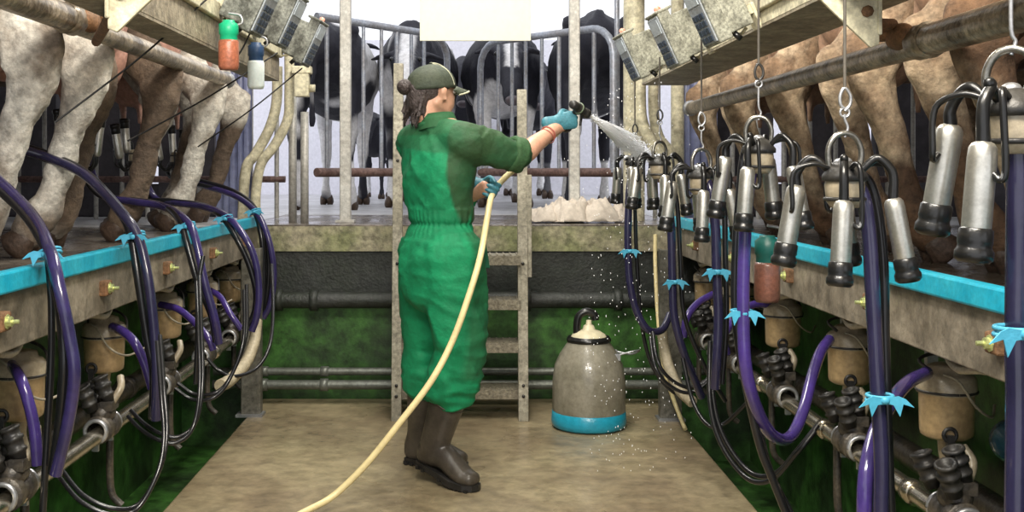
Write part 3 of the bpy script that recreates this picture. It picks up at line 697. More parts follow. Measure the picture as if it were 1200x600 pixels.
# ------------------------------------------------------------------ stations along both sides
STL = [2.98, 3.68, 4.42, 5.05, 5.62]; STR = [2.77, 3.47, 4.20, 4.88, 5.5]
def make_meter():
    t = thing('milk_meter', (0, 0, 0), '', 'milk meter', 'milk meter jars under the ledges')
    MB().lathe([(0, .0), (.05, 0), (.062, .008), (.064, .02), (.066, .11), (.069, .118)], n=28).build('jar', jarm, t, world=False)
    m = MB(); m.lathe([(.071, .112), (.072, .122), (.070, .150), (.060, .160), (.05, .163), (.046, .178), (.03, .184), (0, .185)], n=28); m.build('lid', jarlid, t, world=False)
    m = MB(); m.torus((0, 0, .118), .0715, .0035, n=28); m.build('band', mattblack, t, world=False)
    m = MB(); m.torus((-.02, -.066, .02), .016, .005, (0, 1, 0), 14); m.box((-.02, -.068, .0), (.018, .012, .04)); m.build('clip', mattblack, t, world=False)
    m = MB(); m.tube([(0, 0, .0), (0, 0, -.04), (.01, 0, -.08), (.03, 0, -.11)], [.022, .019, .018, .016], 14, 4); m.build('outlet', jarlid, t, world=False)
    m = MB(); m.tube([(-.03, -.05, .165), (.0, -.07, .15), (.04, -.075, .09), (.09, -.05, .06), (.13, .02, .075)], .0035, 8, 5); m.build('thin_tube', conduit, t, world=False)
    m = MB(); m.tube([(-.045, -.02, .165), (-.06, .02, .19), (.0, .05, .20), (.06, .03, .175), (.075, .0, .12)], .0045, 8, 5); m.build('bail', mattblack, t, world=False)
    return t
def make_valve():
    t = thing('valve_block', (0, 0, 0), '', 'valve', 'ribbed valve blocks on the milk pipes')
    m = MB(); m.lathe([(.034, -.055), (.045, -.05), (.045, -.02), (.038, -.015), (.038, .015), (.045, .02), (.045, .05), (.034, .055)], ax=(0, 1, 0), n=18)
    m.ell((0, .0, .045), (.04, .045, .035)); m.box((0.02, 0, .07), (.04, .07, .03)); m.build('body', valvem, t, world=False, bevel=.002)
    for k, (dx, dy, dz) in enumerate(((-.02, -.04, .06), (.02, -.005, .08), (-.03, .045, .055))):
        ax = V((-.35, -.25+.2*k, 1)); m = MB()
        prof = [(.0, 0), (.020, 0)]
        prof += [(.022, .02), (.026, .022), (.026, .028), (.022, .030), (.024, .050), (.028, .052), (.028, .060), (.023, .062), (.023, .078), (.027, .080), (.027, .086), (.018, .088), (.018, .075), (0, .075)]
        m.lathe(prof, (dx, dy, dz), ax, 16); m.build('ribbed_socket', mattblack, t, world=False)
    for dy in (-.07, .07):
        m = MB(); m.torus((0, dy, 0), .034, .007, (0, 1, 0), 18); m.box((0, dy, -.045), (.02, .012, .03)); m.build('clamp', galv, t, world=False)
    m = MB(); m.tube([(.03, 0, .08), (.05, .02, .12), (.04, .05, .15)], .012, 10, 4); m.build('elbow', jarlid, t, world=False)
    m = MB(); m.tube([(-.01, .10, -.03), (-.01, .10, -.19), (.0, .10, -.25), (.03, .10, -.28)], .012, 10, 3); m.build('drain_tube', valvem, t, world=False)
    return t
def make_bolt():
    t = thing('rail_bolt', (0, 0, 0), '', 'bolt', 'bolts through the ledge curbs')
    MB().box((.02, 0, 0), (.045, .055, .045)).build('block', rustblk, t, world=False, bevel=.005)
    m = MB(); m.lathe([(0, -.0), (.018, 0), (.018, .004), (.012, .005), (.012, .014), (.005, .015), (.005, .03), (0, .031)], ax=(-1, 0, 0), n=8, smooth=False); m.build('nut', boltm, t, world=False)
    return t
ordn = ['nearest the camera', 'second from the camera', 'third from the camera', 'fourth from the camera', 'farthest from the camera']
met = val = blt = None
for sx, ST, nm, zj in ((-1, STL, 'left', .535), (1, STR, 'right', .535)):
    for i, yy in enumerate(ST):
        l1 = 'amber milk meter jar under the %s ledge, %s' % (nm, ordn[i]); loc = (sx*1.20, yy, zj); rz = 0 if sx > 0 else PI*0
        if met is None: met = make_meter(); met.location = loc; met['label'] = l1
        else: dup(met, loc, l1, rz)
        l2 = 'grimy ribbed valve block on the %s milk pipe, %s' % (nm, ordn[i]); loc = (sx*1.155, yy-.15, .385)
        if val is None: val = make_valve(); val.location = loc; val['label'] = l2
        else: dup(val, loc, l2, 0 if sx < 0 else .0)
        l3 = 'yellow bolt in a rusty block on the %s curb, %s' % (nm, ordn[i])
        loc = (sx*1.065, [2.57, 3.31, 4.0, 4.72, 5.35][i] if sx < 0 else [2.25, 2.95, 3.7, 4.45, 5.2][i], .87-.02)
        if blt is None: blt = make_bolt(); blt.location = loc; blt['label'] = l3; blt.rotation_euler = (0, 0, PI)
        else: dup(blt, loc, l3, PI if sx < 0 else 0)
        # bent conduit under the curb
        x = sx*1.13
        tubething('conduit', [(x+sx*.2, yy-.55, .73), (x, yy-.40, .77), (x-.02*sx, yy-.25, .755), (x, yy-.12, .83), (x, yy-.05, .86)], .010, conduit, 'bent cream conduit under the %s curb, %s' % (nm, ordn[i]), 'conduit', 10, 5, 'bent conduits')
    pipe('milk_pipe', (sx*1.155, -.6, .37), (sx*1.155, 5.7, .37), .025, chrome, 'long stainless milk pipe low along the %s side of the pit' % nm, (.3, .44, .55, .66, .78, .9), 1.3)
    pipe('vacuum_pipe', (sx*1.36, -.6, .33), (sx*1.36, 5.7, .33), .038, valvem, 'thicker dark pipe behind the milk pipe on the %s side' % nm, (.4, .6, .8), 1.2)
tag(MB().ell((1.30, 2.62, .56), (.06, .06, .055)).build('glass_float', glassblue), 'dark blue glass ball behind the nearest right milk meter', 'float')
for i, yy in enumerate((1.9, 2.6, 3.3, 4.0, 4.7)):
    tag(MB().box((1.30, yy+.5, .64), (.03, .02, .26)).build('hanging_strap', galv), 'thin steel strap hanging under the right curb, %s' % ordn[i], 'strap', 'straps under the right curb')

# ------------------------------------------------------------------ hoses
def hose(pts, r, mat, label, cat='hose', group=None, n=12, name='hose'):
    return tubething(name, [P(*p) if len(p) == 3 else V(p[0]) for p in pts], r, mat, label, cat, n, 6, group)
def shift(pts, dx, dy=0, dd=0): return [(p[0]+dx*(0.6+.4*math.sin(i*1.3)), p[1]+dy, p[2]+dd) for i, p in enumerate(pts)]
G = 'hoses tied over the left cyan rail'
LH = [([(-40, 180, 3.2), (0, 218, 3.05), (36, 255, 2.9), (58, 297, 2.72), (70, 345, 2.66), (79, 400, 2.66), (82, 440, 2.66), (76, 495, 2.68), (64, 556, 2.7)], 0, (58, 297, 2.76)),
      ([(-22, 178, 3.62), (20, 176, 3.66), (58, 187, 3.66), (100, 207, 3.56), (140, 248, 3.45), (158, 277, 3.42), (169, 330, 3.38), (178, 400, 3.38), (182, 440, 3.38), (181, 492, 3.4)], 1, (159, 277, 3.44)),
      ([(103, 184, 4.4), (104, 205, 4.45), (122, 230, 4.5), (150, 236, 4.45), (190, 242, 4.35), (214, 258, 4.2), (224, 280, 4.15), (236, 330, 4.12), (250, 372, 4.12), (255, 402, 4.15)], 2, (220, 265, 4.2)),
      ([(165, 186, 5.16), (166, 212, 5.2), (180, 234, 5.2), (205, 238, 5.1), (240, 243, 4.95), (265, 256, 4.85), (285, 283, 4.8), (297, 312, 4.8), (302, 345, 4.8), (299, 372, 4.8), (291, 388, 4.8)], 3, (265, 256, 4.87)),
      ([(208, 186, 5.9), (204, 205, 5.95), (218, 213, 5.85), (270, 228, 5.65), (298, 248, 5.55), (311, 279, 5.5), (316, 319, 5.5), (313, 356, 5.5), (307, 373, 5.5)], 4, (299, 248, 5.56))]
def make_tie(c, ax, R, lab, grp, flip=1):
    t = thing('hose_tie', c, lab, 'tie', grp); ax = V(ax).normalized()
    m = MB()
    m.torus(V(c)+ax*.004, R*.92, .0038, ax, 20); m.torus(V(c)-ax*.005, R*.94, .0038, ax, 20)
    m.ell(V(c)+V((0, -R-.002, 0)), (.009, .007, .008)); m.build('loop', tiem, t)
    for s in (-1, 1):
        a = V(c)+V((s*.003, -R-.003, 0)); m = MB()
        d = V((s*1, -.2, .12)).normalized()
        m.prism([(0, .005), (.022, .009), (.034, .004), (.050, -.012), (.030, -.006), (.024, -.030), (.012, -.008), (0, -.006)], a, (s, -.15, 0), (0, 0, 1), (0, .0025, 0))
        m.build('loose_end', tiem, t)
for pts, i, tc in LH:
    k = (1.0, 1, 1, 1, 1)[i]
    hose(shift(pts, 5), .0155, hoseviolet if i != 1 else hosenavy, 'thick purple milk hose over the left rail, %s' % ordn[i] if i != 1 else 'thick navy milk hose over the left rail, second from the camera', group=G)
    hose(shift(pts, -7, -2, .02), .0135, hoseblack, 'black air hose beside the milk hose over the left rail, %s' % ordn[i], group=G)
    if i in (0, 1, 4): hose(shift(pts, -1, -6, .04), .011, hoseblack, 'thinner black hose on top of the left rail bundle, %s' % ordn[i], group=G)
    make_tie(P(*tc)+V((0, 0, .0)), (.35, -.25, -.9), .030, 'light blue tie around the hoses on the left rail, %s' % ordn[i], 'ties on the left rail')
JG = 'purple hoses on the left milk meter jars'
hose([(14, 428, 2.93), (22, 440, 2.85), (31, 463, 2.82), (40, 501, 2.82), (44, 545, 2.82)], .015, hosepurple, 'purple hose from the lid of the left milk meter nearest the camera', group=JG)
hose([(132, 383, 3.62), (146, 390, 3.55), (158, 402, 3.5), (169, 425, 3.5), (178, 455, 3.5)], .015, hosepurple, 'purple hose from the lid of the left milk meter second from the camera', group=JG)
hose([(188, 357, 4.35), (208, 362, 4.3), (226, 376, 4.25), (244, 396, 4.2), (250, 410, 4.2)], .014, hosepurple, 'purple hose from the lid of the left milk meter third from the camera', group=JG)
hose([(246, 340, 5.0), (258, 348, 4.95), (270, 368, 4.9), (283, 386, 4.9)], .014, hosepurple, 'purple hose from the lid of the left milk meter fourth from the camera', group=JG)
LG = 'thin black hoses looping low on the left'
def pair(pts, r, lab, grp, off=7):
    hose(pts, r, hoseblack, lab+', outer of the two', group=grp); hose([(p[0]+off*.5, p[1]-off, p[2]+.02) for p in pts], r, hoseblack, lab+', inner of the two', group=grp)
pair([(60, 545, 2.9), (72, 562, 2.85), (95, 588, 2.8), (130, 603, 2.8), (160, 597, 2.85), (184, 556, 2.9), (192, 515, 2.95), (189, 464, 3.0), (184, 400, 3.1)], .006, 'thin black hose in the left loop nearest the camera', LG)
pair([(150, 488, 3.5), (165, 503, 3.45), (184, 515, 3.4), (206, 519, 3.4), (226, 501, 3.45), (234, 453, 3.5), (232, 380, 3.6), (230, 330, 3.7)], .0065, 'thin black hose in the left loop second from the camera', LG)
pair([(205, 455, 4.2), (225, 468, 4.2), (250, 466, 4.2), (268, 446, 4.25), (285, 400, 4.3), (286, 340, 4.4)], .0075, 'thin black hose in the left loop under the third station', LG, 6)
hose([(243, 420, 4.6), (256, 434, 4.6), (274, 441, 4.6), (300, 432, 4.7), (316, 405, 4.8), (320, 360, 5.0), (318, 310, 5.2)], .008, hoseblack, 'thin black hose looping up to the left back corner', group=LG)
hose([(238, 300, 4.05), (232, 340, 4.02), (231, 400, 4.0), (229, 450, 4.0)], .008, hoseblack, 'thin black hose hanging straight behind the third left tie', group=LG)
hose([(56, 300, 2.8), (60, 350, 2.75), (60, 420, 2.75), (56, 500, 2.75), (50, 600, 2.75), (48, 640, 2.75)], .009, hoseblack, 'thin black hose hanging straight down at the nearest left tie', group=LG)
# right bundles
RG = 'hoses hanging from the milking clusters'
def cp(i, dx=0, dz=0): return (claws[i]+V((dx, .03, dz)),)
hose([cp(0, .0, 0), (1187, 130, 1.53), (1192, 200, 1.52), (1192, 300, 1.52), (1191, 390, 1.52), (1192, 480, 1.52), (1190, 640, 1.52)], .015, hosenavy, 'thick navy hose at the right edge, nearest the camera', group=RG)
hose([cp(0, .01, 0), (1200, 140, 1.56), (1204, 200, 1.56), (1203, 390, 1.56), (1204, 640, 1.56)], .012, hosepurple, 'purple hose at the right edge behind the navy hose', group=RG)
hose([cp(1, .0, 0), (1008, 222, 2.16), (1018, 270, 2.16), (1023, 350, 2.15), (1029, 465, 2.15), (1033, 540, 2.15), (1032, 640, 2.15)], .0145, hosenavy, 'thick navy hose under the milking cluster second from the right edge', group=RG)
hose([cp(1, .01, 0), (1020, 216, 2.2), (1034, 290, 2.2), (1037, 400, 2.2), (1040, 500, 2.2), (1045, 640, 2.2)], .010, hoseblack, 'black air hose beside the navy hose second from the right edge', group=RG)
hose([(1086, 437, 2.70), (1062, 450, 2.5), (1040, 478, 2.35), (1022, 520, 2.25), (1014, 565, 2.2), (1013, 640, 2.2)], .0155, hosepurple, 'purple hose from the nearest right milk meter curving down', group='purple hoses on the right milk meter jars')
hose([cp(2, .0, 0), (884, 180, 2.86), (876, 230, 2.84), (872, 300, 2.84), (871, 365, 2.84), (874, 430, 2.84), (887, 480, 2.88), (905, 510, 2.95), (925, 513, 3.05), (940, 485, 3.15), (952, 440, 3.25), (962, 412, 3.35), (972, 398, 3.42)], .0165, hosepurple, 'thick purple hose in a deep loop up to the second right milk meter', group=RG)
hose([cp(2, .01, 0), (873, 178, 2.9), (866, 240, 2.9), (862, 300, 2.9), (862, 370, 2.9), (872, 440, 2.9), (890, 520, 2.9), (905, 560, 2.9), (925, 610, 2.9)], .011, hoseblack, 'black air hose beside the deep purple loop', group=RG)
hose([cp(3, .0, 0), (832, 220, 3.5), (838, 262, 3.5), (840, 320, 3.5), (842, 370, 3.5), (840, 420, 3.5), (838, 455, 3.52)], .0155, hosenavy, 'navy hose under the milking cluster fourth from the right edge', group=RG)
hose([cp(3, .01, 0), (846, 225, 3.55), (850, 300, 3.55), (851, 380, 3.55), (846, 450, 3.55)], .009, hoseblack, 'black air hose under the milking cluster fourth from the right edge', group=RG)
hose([cp(4, .0, 0), (780, 215, 4.3), (786, 262, 4.3), (788, 330, 4.3), (790, 370, 4.3), (800, 410, 4.3), (812, 440, 4.35), (822, 465, 4.4)], .0165, hosenavy, 'navy hose under the milking cluster fifth from the right edge', group=RG)
hose([cp(4, .01, 0), (792, 230, 4.35), (797, 300, 4.35), (802, 370, 4.35), (826, 430, 4.35), (850, 470, 4.4)], .009, hoseblack, 'black air hose under the milking cluster fifth from the right edge', group=RG)
hose([cp(5, .0, 0), (738, 220, 4.92), (736, 260, 4.9), (736, 294, 4.9), (738, 330, 4.9), (746, 365, 4.9), (760, 387, 4.9), (776, 386, 4.95), (785, 368, 5.0)], .017, hosenavy, 'navy hose under the farthest milking cluster, hooked at its end', group=RG)
hose([cp(5, .0, 0), (744, 240, 5), (746, 300, 5), (752, 380, 5), (765, 430, 5), (790, 460, 5.0), (806, 455, 5.05)], .009, hoseblack, 'black air hose under the farthest milking cluster', group=RG)
hose([(852, 413, 4.1), (848, 395, 4.05), (862, 372, 4.1), (880, 358, 4.15), (902, 356, 4.2)], .015, hosepurple, 'purple hose from the third right milk meter', group='purple hoses on the right milk meter jars')
hose([(801, 395, 4.8), (805, 372, 4.8), (818, 355, 4.85), (835, 345, 4.9)], .016, hosepurple, 'purple hose from the fourth right milk meter', group='purple hoses on the right milk meter jars')
RL = 'thin black hoses looping low on the right'
pair([(762, 395, 4.6), (768, 430, 4.5), (785, 452, 4.5), (810, 460, 4.5), (835, 440, 4.5), (850, 400, 4.5)], .0075, 'thin black hose in the right loop beside the corner post', RL, 6)
pair([(832, 400, 3.9), (832, 470, 3.8), (845, 520, 3.7), (875, 560, 3.6), (905, 562, 3.5), (935, 530, 3.4), (955, 505, 3.4)], .0085, 'thin black hose in the widest right loop', RL, 7)
hose([(800, 420, 4.3), (812, 470, 4.2), (830, 498, 4.1), (850, 496, 4.1), (878, 470, 4.0)], .008, hoseblack, 'thin black hose curving below the fourth right station', group=RL)
hose([(862, 370, 3.1), (880, 450, 3.1), (893, 520, 3.1), (905, 560, 3.1), (930, 610, 3.0)], .012, hoseblack, 'thin black hose dropping steeply right of the floor edge', group=RL)
for c, R, lab in (((1190, 388, 1.50), .028, 'light blue tie on the hose at the right edge'), ((1031, 466, 2.15), .026, 'light blue tie low on the navy hose second from the right edge'), ((869, 366, 2.86), .028, 'light blue tie at the top of the deep purple loop'),
                  ((839, 318, 3.50), .028, 'light blue tie on the hose fourth from the right edge'), ((790, 330, 4.30), .028, 'light blue tie on the hose fifth from the right edge'), ((737, 294, 4.9), .026, 'light blue tie on the farthest right hose')):
    make_tie(P(*c), (0, 0, 1), R, lab, 'ties on the hanging hoses')
hose([(768, 275, 5.55), (768, 310, 5.5), (771, 370, 5.4), (778, 430, 5.3), (790, 470, 5.25), (803, 503, 5.1)], .010, hosecream, 'thin cream hose hanging down the right corner post')
# ribbed hoses
def ribbed(pts, r, lab):
    path = spline([P(*p) for p in pts], 10); L_ = [0]
    for i in range(1, len(path)): L_.append(L_[-1]+(path[i]-path[i-1]).length)
    out = []; rs = []; nn = int(L_[-1]/.0045); j = 0
    for k in range(nn+1):
        d = L_[-1]*k/nn
        while j < len(path)-2 and L_[j+1] < d: j += 1
        out.append(path[j].lerp(path[j+1], (d-L_[j])/max(1e-6, L_[j+1]-L_[j]))); rs.append(r*(1 if k % 2 else .84))
    tag(MB().tube(out, rs, 14).build('ribbed_hose', corrm), lab, 'hose')
ribbed([(776, 385, 5.15), (778, 405, 5.15), (784, 430, 5.1), (795, 455, 5.0), (812, 472, 4.9)], .026, 'ribbed cream hose low at the right corner post')
ribbed([(301, 375, 4.95), (298, 400, 4.9), (288, 425, 4.8), (270, 445, 4.6), (258, 452, 4.5)], .026, 'ribbed cream hose low at the left corner post')
# cords crossing top left
for a, b, lab in (((247, -5, 3.3), (65, 143, 3.0), 'leftmost thin black cord slanting over the left cows'), ((297, 30, 3.6), (272, 74, 3.6), 'short thin black cord beside the orange red dip cup'), ((325, 62, 4.2), (150, 165, 3.6), 'middle thin black cord slanting over the left rump rail'), ((354, 80, 4.8), (232, 172, 4.4), 'rightmost thin black cord slanting below the left display units')):
    A = P(*a); B = P(*b); mid = (A+B)/2-V((0, 0, .012)); tag(MB().tube([A, mid, B], .003, 6, 6).build('thin_cord', wirem), lab, 'cord', 'thin cords on the left')

# ------------------------------------------------------------------ worker
fw = V((.77, .64, 0)); rt = V((.64, -.77, 0)); up = V((0, 0, 1))
W0 = V((-.095, 4.25, 0))
w = thing('person', (W0.x, W0.y, 0), 'person in green coverall, dark cap and rubber boots spraying water with a hose', 'person')
hd = V((.85, .53, 0)).normalized(); hr = V((.53, -.85, 0)).normalized(); hu = V((-.04, 0, 1)).normalized()
HC = V((-.122, 4.25, 1.500)); HSC = .91
def H(a, b, c): return HC+(hd*a+hr*b+hu*c)*HSC
rotH = Matrix((hd, hr, hu)).transposed()*HSC
def T(a, b, z): return V((W0.x, W0.y, z))+fw*a+rt*b
sR, eR, wR = V((-.005, 4.13, 1.318)), V((.215, 4.24, 1.262)), V((.352, 4.39, 1.366))
sL, eL, wL = V((-.205, 4.37, 1.31)), V((-.05, 4.52, 1.06)), V((.045, 4.40, 1.112))
hipR, kneR, ankR = V((-.05, 4.17, .86)), V((-.02, 4.20, .50)), V((-.125, 4.27, .13))
hipL, kneL, ankL = V((-.14, 4.34, .86)), V((-.155, 4.44, .49)), V((-.185, 4.54, .12))
m = MB()
m.ell(H(-.008, 0, .022), (.092, .074, .085), rotH, 24, 16)          # cranium
m.ell(H(.03, 0, -.03), (.062, .058, .075), rotH, 20, 14)            # face
m.ell(H(.045, 0, -.082), (.032, .034, .024), rotH)                  # chin
m.limb([(H(-.02, .048, -.045), .022), (H(.045, .022, -.085), .018)], n=12); m.limb([(H(-.02, -.048, -.045), .022), (H(.045, -.022, -.085), .018)], n=12)
m.limb([(H(.082, 0, .012), .007), (H(.094, 0, -.016), .009), (H(.090, 0, -.026), .009)], n=10)   # nose
m.ell(H(.080, .0, -.050), (.011, .020, .007), rotH); m.ell(H(.077, .0, -.061), (.011, .018, .007), rotH)
m.ell(H(.075, .03, .018), (.012, .018, .006), rotH); m.ell(H(.075, -.03, .018), (.012, .018, .006), rotH)
for s in (-1, 1):
    m.ell(H(.002, s*.077, -.010), (.016, .009, .030), rotH); m.ell(H(-.002, s*.086, .002), (.017, .0065, .020), rotH); m.ell(H(.006, s*.083, -.032), (.008, .006, .010), rotH)
m.limb([(H(-.03, 0, -.04), .05), (H(-.035, 0, -.10), .048), (T(-.01, .0, 1.34), .06)], n=16)       # neck
m.limb([(T(-.01, 0, 1.34), .14, .07), (T(-.01, 0, 1.22), .155, .095), (T(0, 0, 1.08), .125, .09), (T(0, 0, .98), .125, .09), (T(0, 0, .88), .15, .105)], side=rt, n=20)
for a, b, c in ((sR, eR, wR), (sL, eL, wL)):
    m.limb([(T(-.01, 0, 1.33).lerp(a, .6), .05), (a, .048), (a.lerp(b, .5), .042), (b, .038), (b.lerp(c, .35), .038), (b.lerp(c, .75), .028), (c, .023, .027), (c+(c-b).normalized()*.06, .018, .035)], n=14)
for a, b, c in ((hipR, kneR, ankR), (hipL, kneL, ankL)):
    m.limb([(a, .078), (a.lerp(b, .5), .065), (b, .05), (b.lerp(c, .35), .052), (c, .036), (c+V((.10, -.06, -.06)), .03)], n=14)
m.build('body', skin, w, remesh=.0065, smooth=3)
for s in (-1, 1):
    m = MB(); m.ell(H(.078, s*.028, .002), (.008, .013, .006), rotH); m.build('eye', M('eye_white', (.6, .58, .55), .2, fine=0, bump=0), w)
m = MB(); m.ell(H(.0875, 0, -.0515), (.005, .016, .004), rotH); m.ell(H(.085, 0, -.060), (.005, .015, .005), rotH); m.build('lips', lipm, w)
# hair
m = MB(); m.ell(H(-.036, 0, .022), (.078, .0775, .080), rotH, 20, 14)
m.limb([(H(-.075, 0, .0), .05), (H(-.072, 0, -.05), .045), (H(-.06, .01, -.08), .03)], n=12)
m.ell(H(.022, .070, .028), (.022, .010, .020), rotH); m.ell(H(.022, -.070, .028), (.022, .010, .020), rotH)
for k in range(46):
    a = random.uniform(-.07, .06); b0 = H(-.065+random.uniform(-.02, .02), a, .0)
    l = random.uniform(.07, .15)
    m.tube([b0, b0+V((-.012, 0, -.4*l)), b0+V((random.uniform(-.05, -.005), random.uniform(-.02, .02), -l))], [.010, .007, .002], 6, 4)
hair = m.build('hair', hairm, w, remesh=.0045, smooth=1, post=lambda vs: ([v for v in vs if (v-HC).dot(hd) < .042 or (v-HC).dot(hu) > .02][:0] or vs, None))
m = MB(); bc = H(-.135, -.01, .018); m.ell(bc, (.030, .032, .030)); m.torus(bc, .019, .013, hd, 16); m.torus(bc+hd*.03, .014, .010, hd, 14); m.build('hair_bun', hairm, w)
# cap
m = MB(); vs = []; fs = []; NU, NV = 36, 12
for i in range(NV+1):
    th = (PI/2)*i/NV*1.06
    for k in range(NU):
        ph = 2*PI*k/NU; cph = math.cos(ph)
        seam = 1+.010*abs(math.sin(ph*3))
        r = math.sin(min(th, 1.6))
        vs.append(H(-.012+.108*r*math.cos(ph)*seam, .089*r*math.sin(ph)*seam, .030+.088*math.cos(th)*(1+.10*cph*r)-(.018*(1-cph)*.5 if i > 9 else 0)))
for i in range(NV):
    for k in range(NU): fs.append((i*NU+k, (i+1)*NU+k, (i+1)*NU+(k+1) % NU, i*NU+(k+1) % NU))
m.add(vs, fs); cap = m.build('cap', capm, w); s = cap.modifiers.new('s', 'SOLIDIFY'); s.thickness = .004; s.offset = 1
m = MB(); m.ell(H(-.01, 0, .122), (.008, .008, .004), rotH); m.build('button', capm, cap)
m = MB(); pts = []
vs = []; fs = []; nb = 14
for i in range(nb+1):
    a = -1+2*i/nb
    for j in range(5):
        q = j/4; b_ = a*.080*(1-.12*q); x = .078*math.sqrt(max(0, 1-(a*.9)**2))*1.05-.0+q*.075*(1-.55*a*a)
        vs.append(H(x+.01, b_, .030-.020*q-.022*a*a))
for i in range(nb):
    for j in range(4): fs.append((i*5+j, (i+1)*5+j, (i+1)*5+j+1, i*5+j+1))
m.add(vs, fs); br = m.build('brim', capm, cap); s = br.modifiers.new('s', 'SOLIDIFY'); s.thickness = .005; s.offset = 0
m = MB(); m.tube([vs[i*5+4] for i in range(nb+1)], .0038, 8); m.build('piping', pipingm, br)
m = MB(); m.tube([H(.095, .0, .05), H(.075, 0, .092), H(.03, 0, .119), H(-.01, 0, .124)], .0025, 6, 5); m.tube([H(.06, .068, .03), H(.05, .065, .065), H(.03, .045, .10), H(-.01, 0, .123)], .0018, 6, 5); m.build('seam_piping', pipingm, cap)
# coverall
m = MB()
m.limb([(T(-.02, .0, 1.36), .085, .06), (T(-.015, 0, 1.33), .145, .078), (T(-.018, 0, 1.27), .172, .105), (T(-.015, 0, 1.19), .178, .122), (T(-.005, 0, 1.10), .162, .115), (T(0, 0, 1.03), .146, .108)], side=rt, n=24)
m.limb([(T(0, 0, 1.04), .148, .112), (T(0, 0, .985), .140, .104), (T(-.005, 0, .94), .160, .120), (T(-.01, 0, .86), .178, .142), (T(-.005, 0, .78), .168, .135)], side=rt, n=24)
m.torus(T(-.012, 0, 1.375), .064, .016, (0, 0, 1), 20)
m.limb([(T(-.02, .05, 1.33), .07, .07), (sR+V((0, 0, -.01)), .072, .075), (sR.lerp(eR, .35)+V((0, 0, -.012)), .066, .074), (sR.lerp(eR, .7)+V((0, 0, -.012)), .060, .068), (sR.lerp(eR, .93)+V((0, 0, -.006)), .056, .063)], n=16)
m.torus(sR.lerp(eR, .90)+V((0, 0, -.008)), .055, .013, (eR-sR), 18)
m.limb([(T(-.02, -.05, 1.32), .07, .07), (sL, .068, .07), (sL.lerp(eL, .5), .062, .066), (eL, .056, .058), (eL.lerp(wL, .55), .045, .047)], n=16)
for a, b, c, s in ((hipR, kneR, ankR, 1), (hipL, kneL, ankL, -1)):
    e = b.lerp(c, .34)
    m.limb([(a+V((0, 0, .02)), .118, .122), (a.lerp(b, .35), .112, .118), (a.lerp(b, .7), .100, .106), (b+V((0, 0, .02)), .093, .098), (b.lerp(c, .2), .100, .104), (e, .097, .100)], side=rt, n=18)
def post_cover(vs):
    out = []; mask = []
    for v in vs:
        q = v-V((W0.x, W0.y, 0)); a = q.dot(fw); b = q.dot(rt); z = v.z
        nrm = V((q.x, q.y, 0)); nrm = nrm.normalized() if nrm.length > 1e-4 else V((1, 0, 0))
        d = 0
        arm = (v.x > .055 and z > 1.12)
        # fabric folds
        if arm: d = .010-.026*abs(noise.noise(V((v.x*15+v.z*9, v.y*4, v.z*5))))-.012*abs(noise.noise(V((v.x*22-v.z*20, v.y*10, v.z*12)))); nrm = V((0, -.4, .6)).normalized()
        elif z > 1.06: s1 = b*.8+z*.6; s2 = z*.8-b*.6; d = .010-.024*abs(noise.noise(V((s1*3.2, s2*8.5, a*4+2))))-.012*abs(noise.noise(V((s2*5+7, s1*16, a*5))))-.006*abs(noise.noise(V((s1*12, s2*30, a*12))))
        elif z > .94:
            g = 1-abs(z-1.0)/.06; ang = math.atan2(b, a); d = .0055*math.sin(ang*34+3*noise.noise(v*8))*max(0.25, g)-.010*max(0, 1-abs(z-.998)/.014)
        else:
            low = max(0, (.56-z)/.2)
            d = .014-.034*abs(noise.noise(V((v.x*7+v.z*1.5, v.y*7, v.z*3+4))))-.015*abs(noise.noise(V((v.x*7+v.z*9, v.y*8, v.z*16))))-low*.022*abs(noise.noise(V((v.x*7+v.z*9, v.y*7, v.z*24))))
        out.append(v+nrm*d)
        # dark olive yoke, sleeves and side panels of the coverall
        ss = lambda x, e, wd=.006: min(1, max(0, (x-e)/wd+.5))
        k = .55*ss(z, 1.272-.10*(b-.05))
        if z > 1.0: k = max(k, ss(b, .140)*1.0, ss(a, .045)*ss(b, -.02, .03))
        k = max(k, ss(v.x, -.012)*ss(z, 1.14), .75*ss(z, 1.335))
        if z < .99: k = .55*ss(b, .10, .03)*ss(a, -.02, .03)*ss(z, .42)*(1-ss(z, .97))
        mask.append(k)
    return out, mask
cov = m.build('coverall', coverm, w, remesh=.0085, smooth=4, post=post_cover)
m = MB()
cl = V((T(-.018, 0, 0).x, T(-.018, 0, 0).y, 1.388)); cax = (HC-cl).normalized()
m.lathe([(.070, -.03), (.066, .0), (.060, .022), (.065, .026), (.073, .002), (.078, -.03)], cl, cax, 28); m.v = [v+V((0, 0, 0)) for v in m.v]
m.build('collar', M('olive_collar', (.02, .10, .035), .8, fine=.15), cov)
m = MB(); ca_ = (eR-sR).normalized(); m.lathe([(.054, -.030), (.066, -.030), (.070, -.018), (.067, -.004), (.071, .010), (.068, .024), (.060, .026), (.052, .02)], sR.lerp(eR, .90)+V((0, 0, -.006)), ca_, 26)
m.v = [v+V((noise.noise(v*26), noise.noise(v*26+V((5, 0, 0))), noise.noise(v*26+V((0, 9, 0)))))*.007 for v in m.v]; m.build('rolled_cuff', M('olive_cuff', (.028, .085, .028), .8, dirt=(.05, .11, .045), damt=.5, dscale=20, fine=.2), cov)
pk = T(.075, .125, .86); rp = Matrix((fw, rt, up)).transposed()
m = MB(); m.box(T(.055, .150, .88), (.10, .010, .10), rp @ Matrix.Rotation(.25, 3, 'X')); m.build('pocket_flap', M('dark_green_cloth', (.01, .10, .05), .8, fine=.15), cov, bevel=.004)
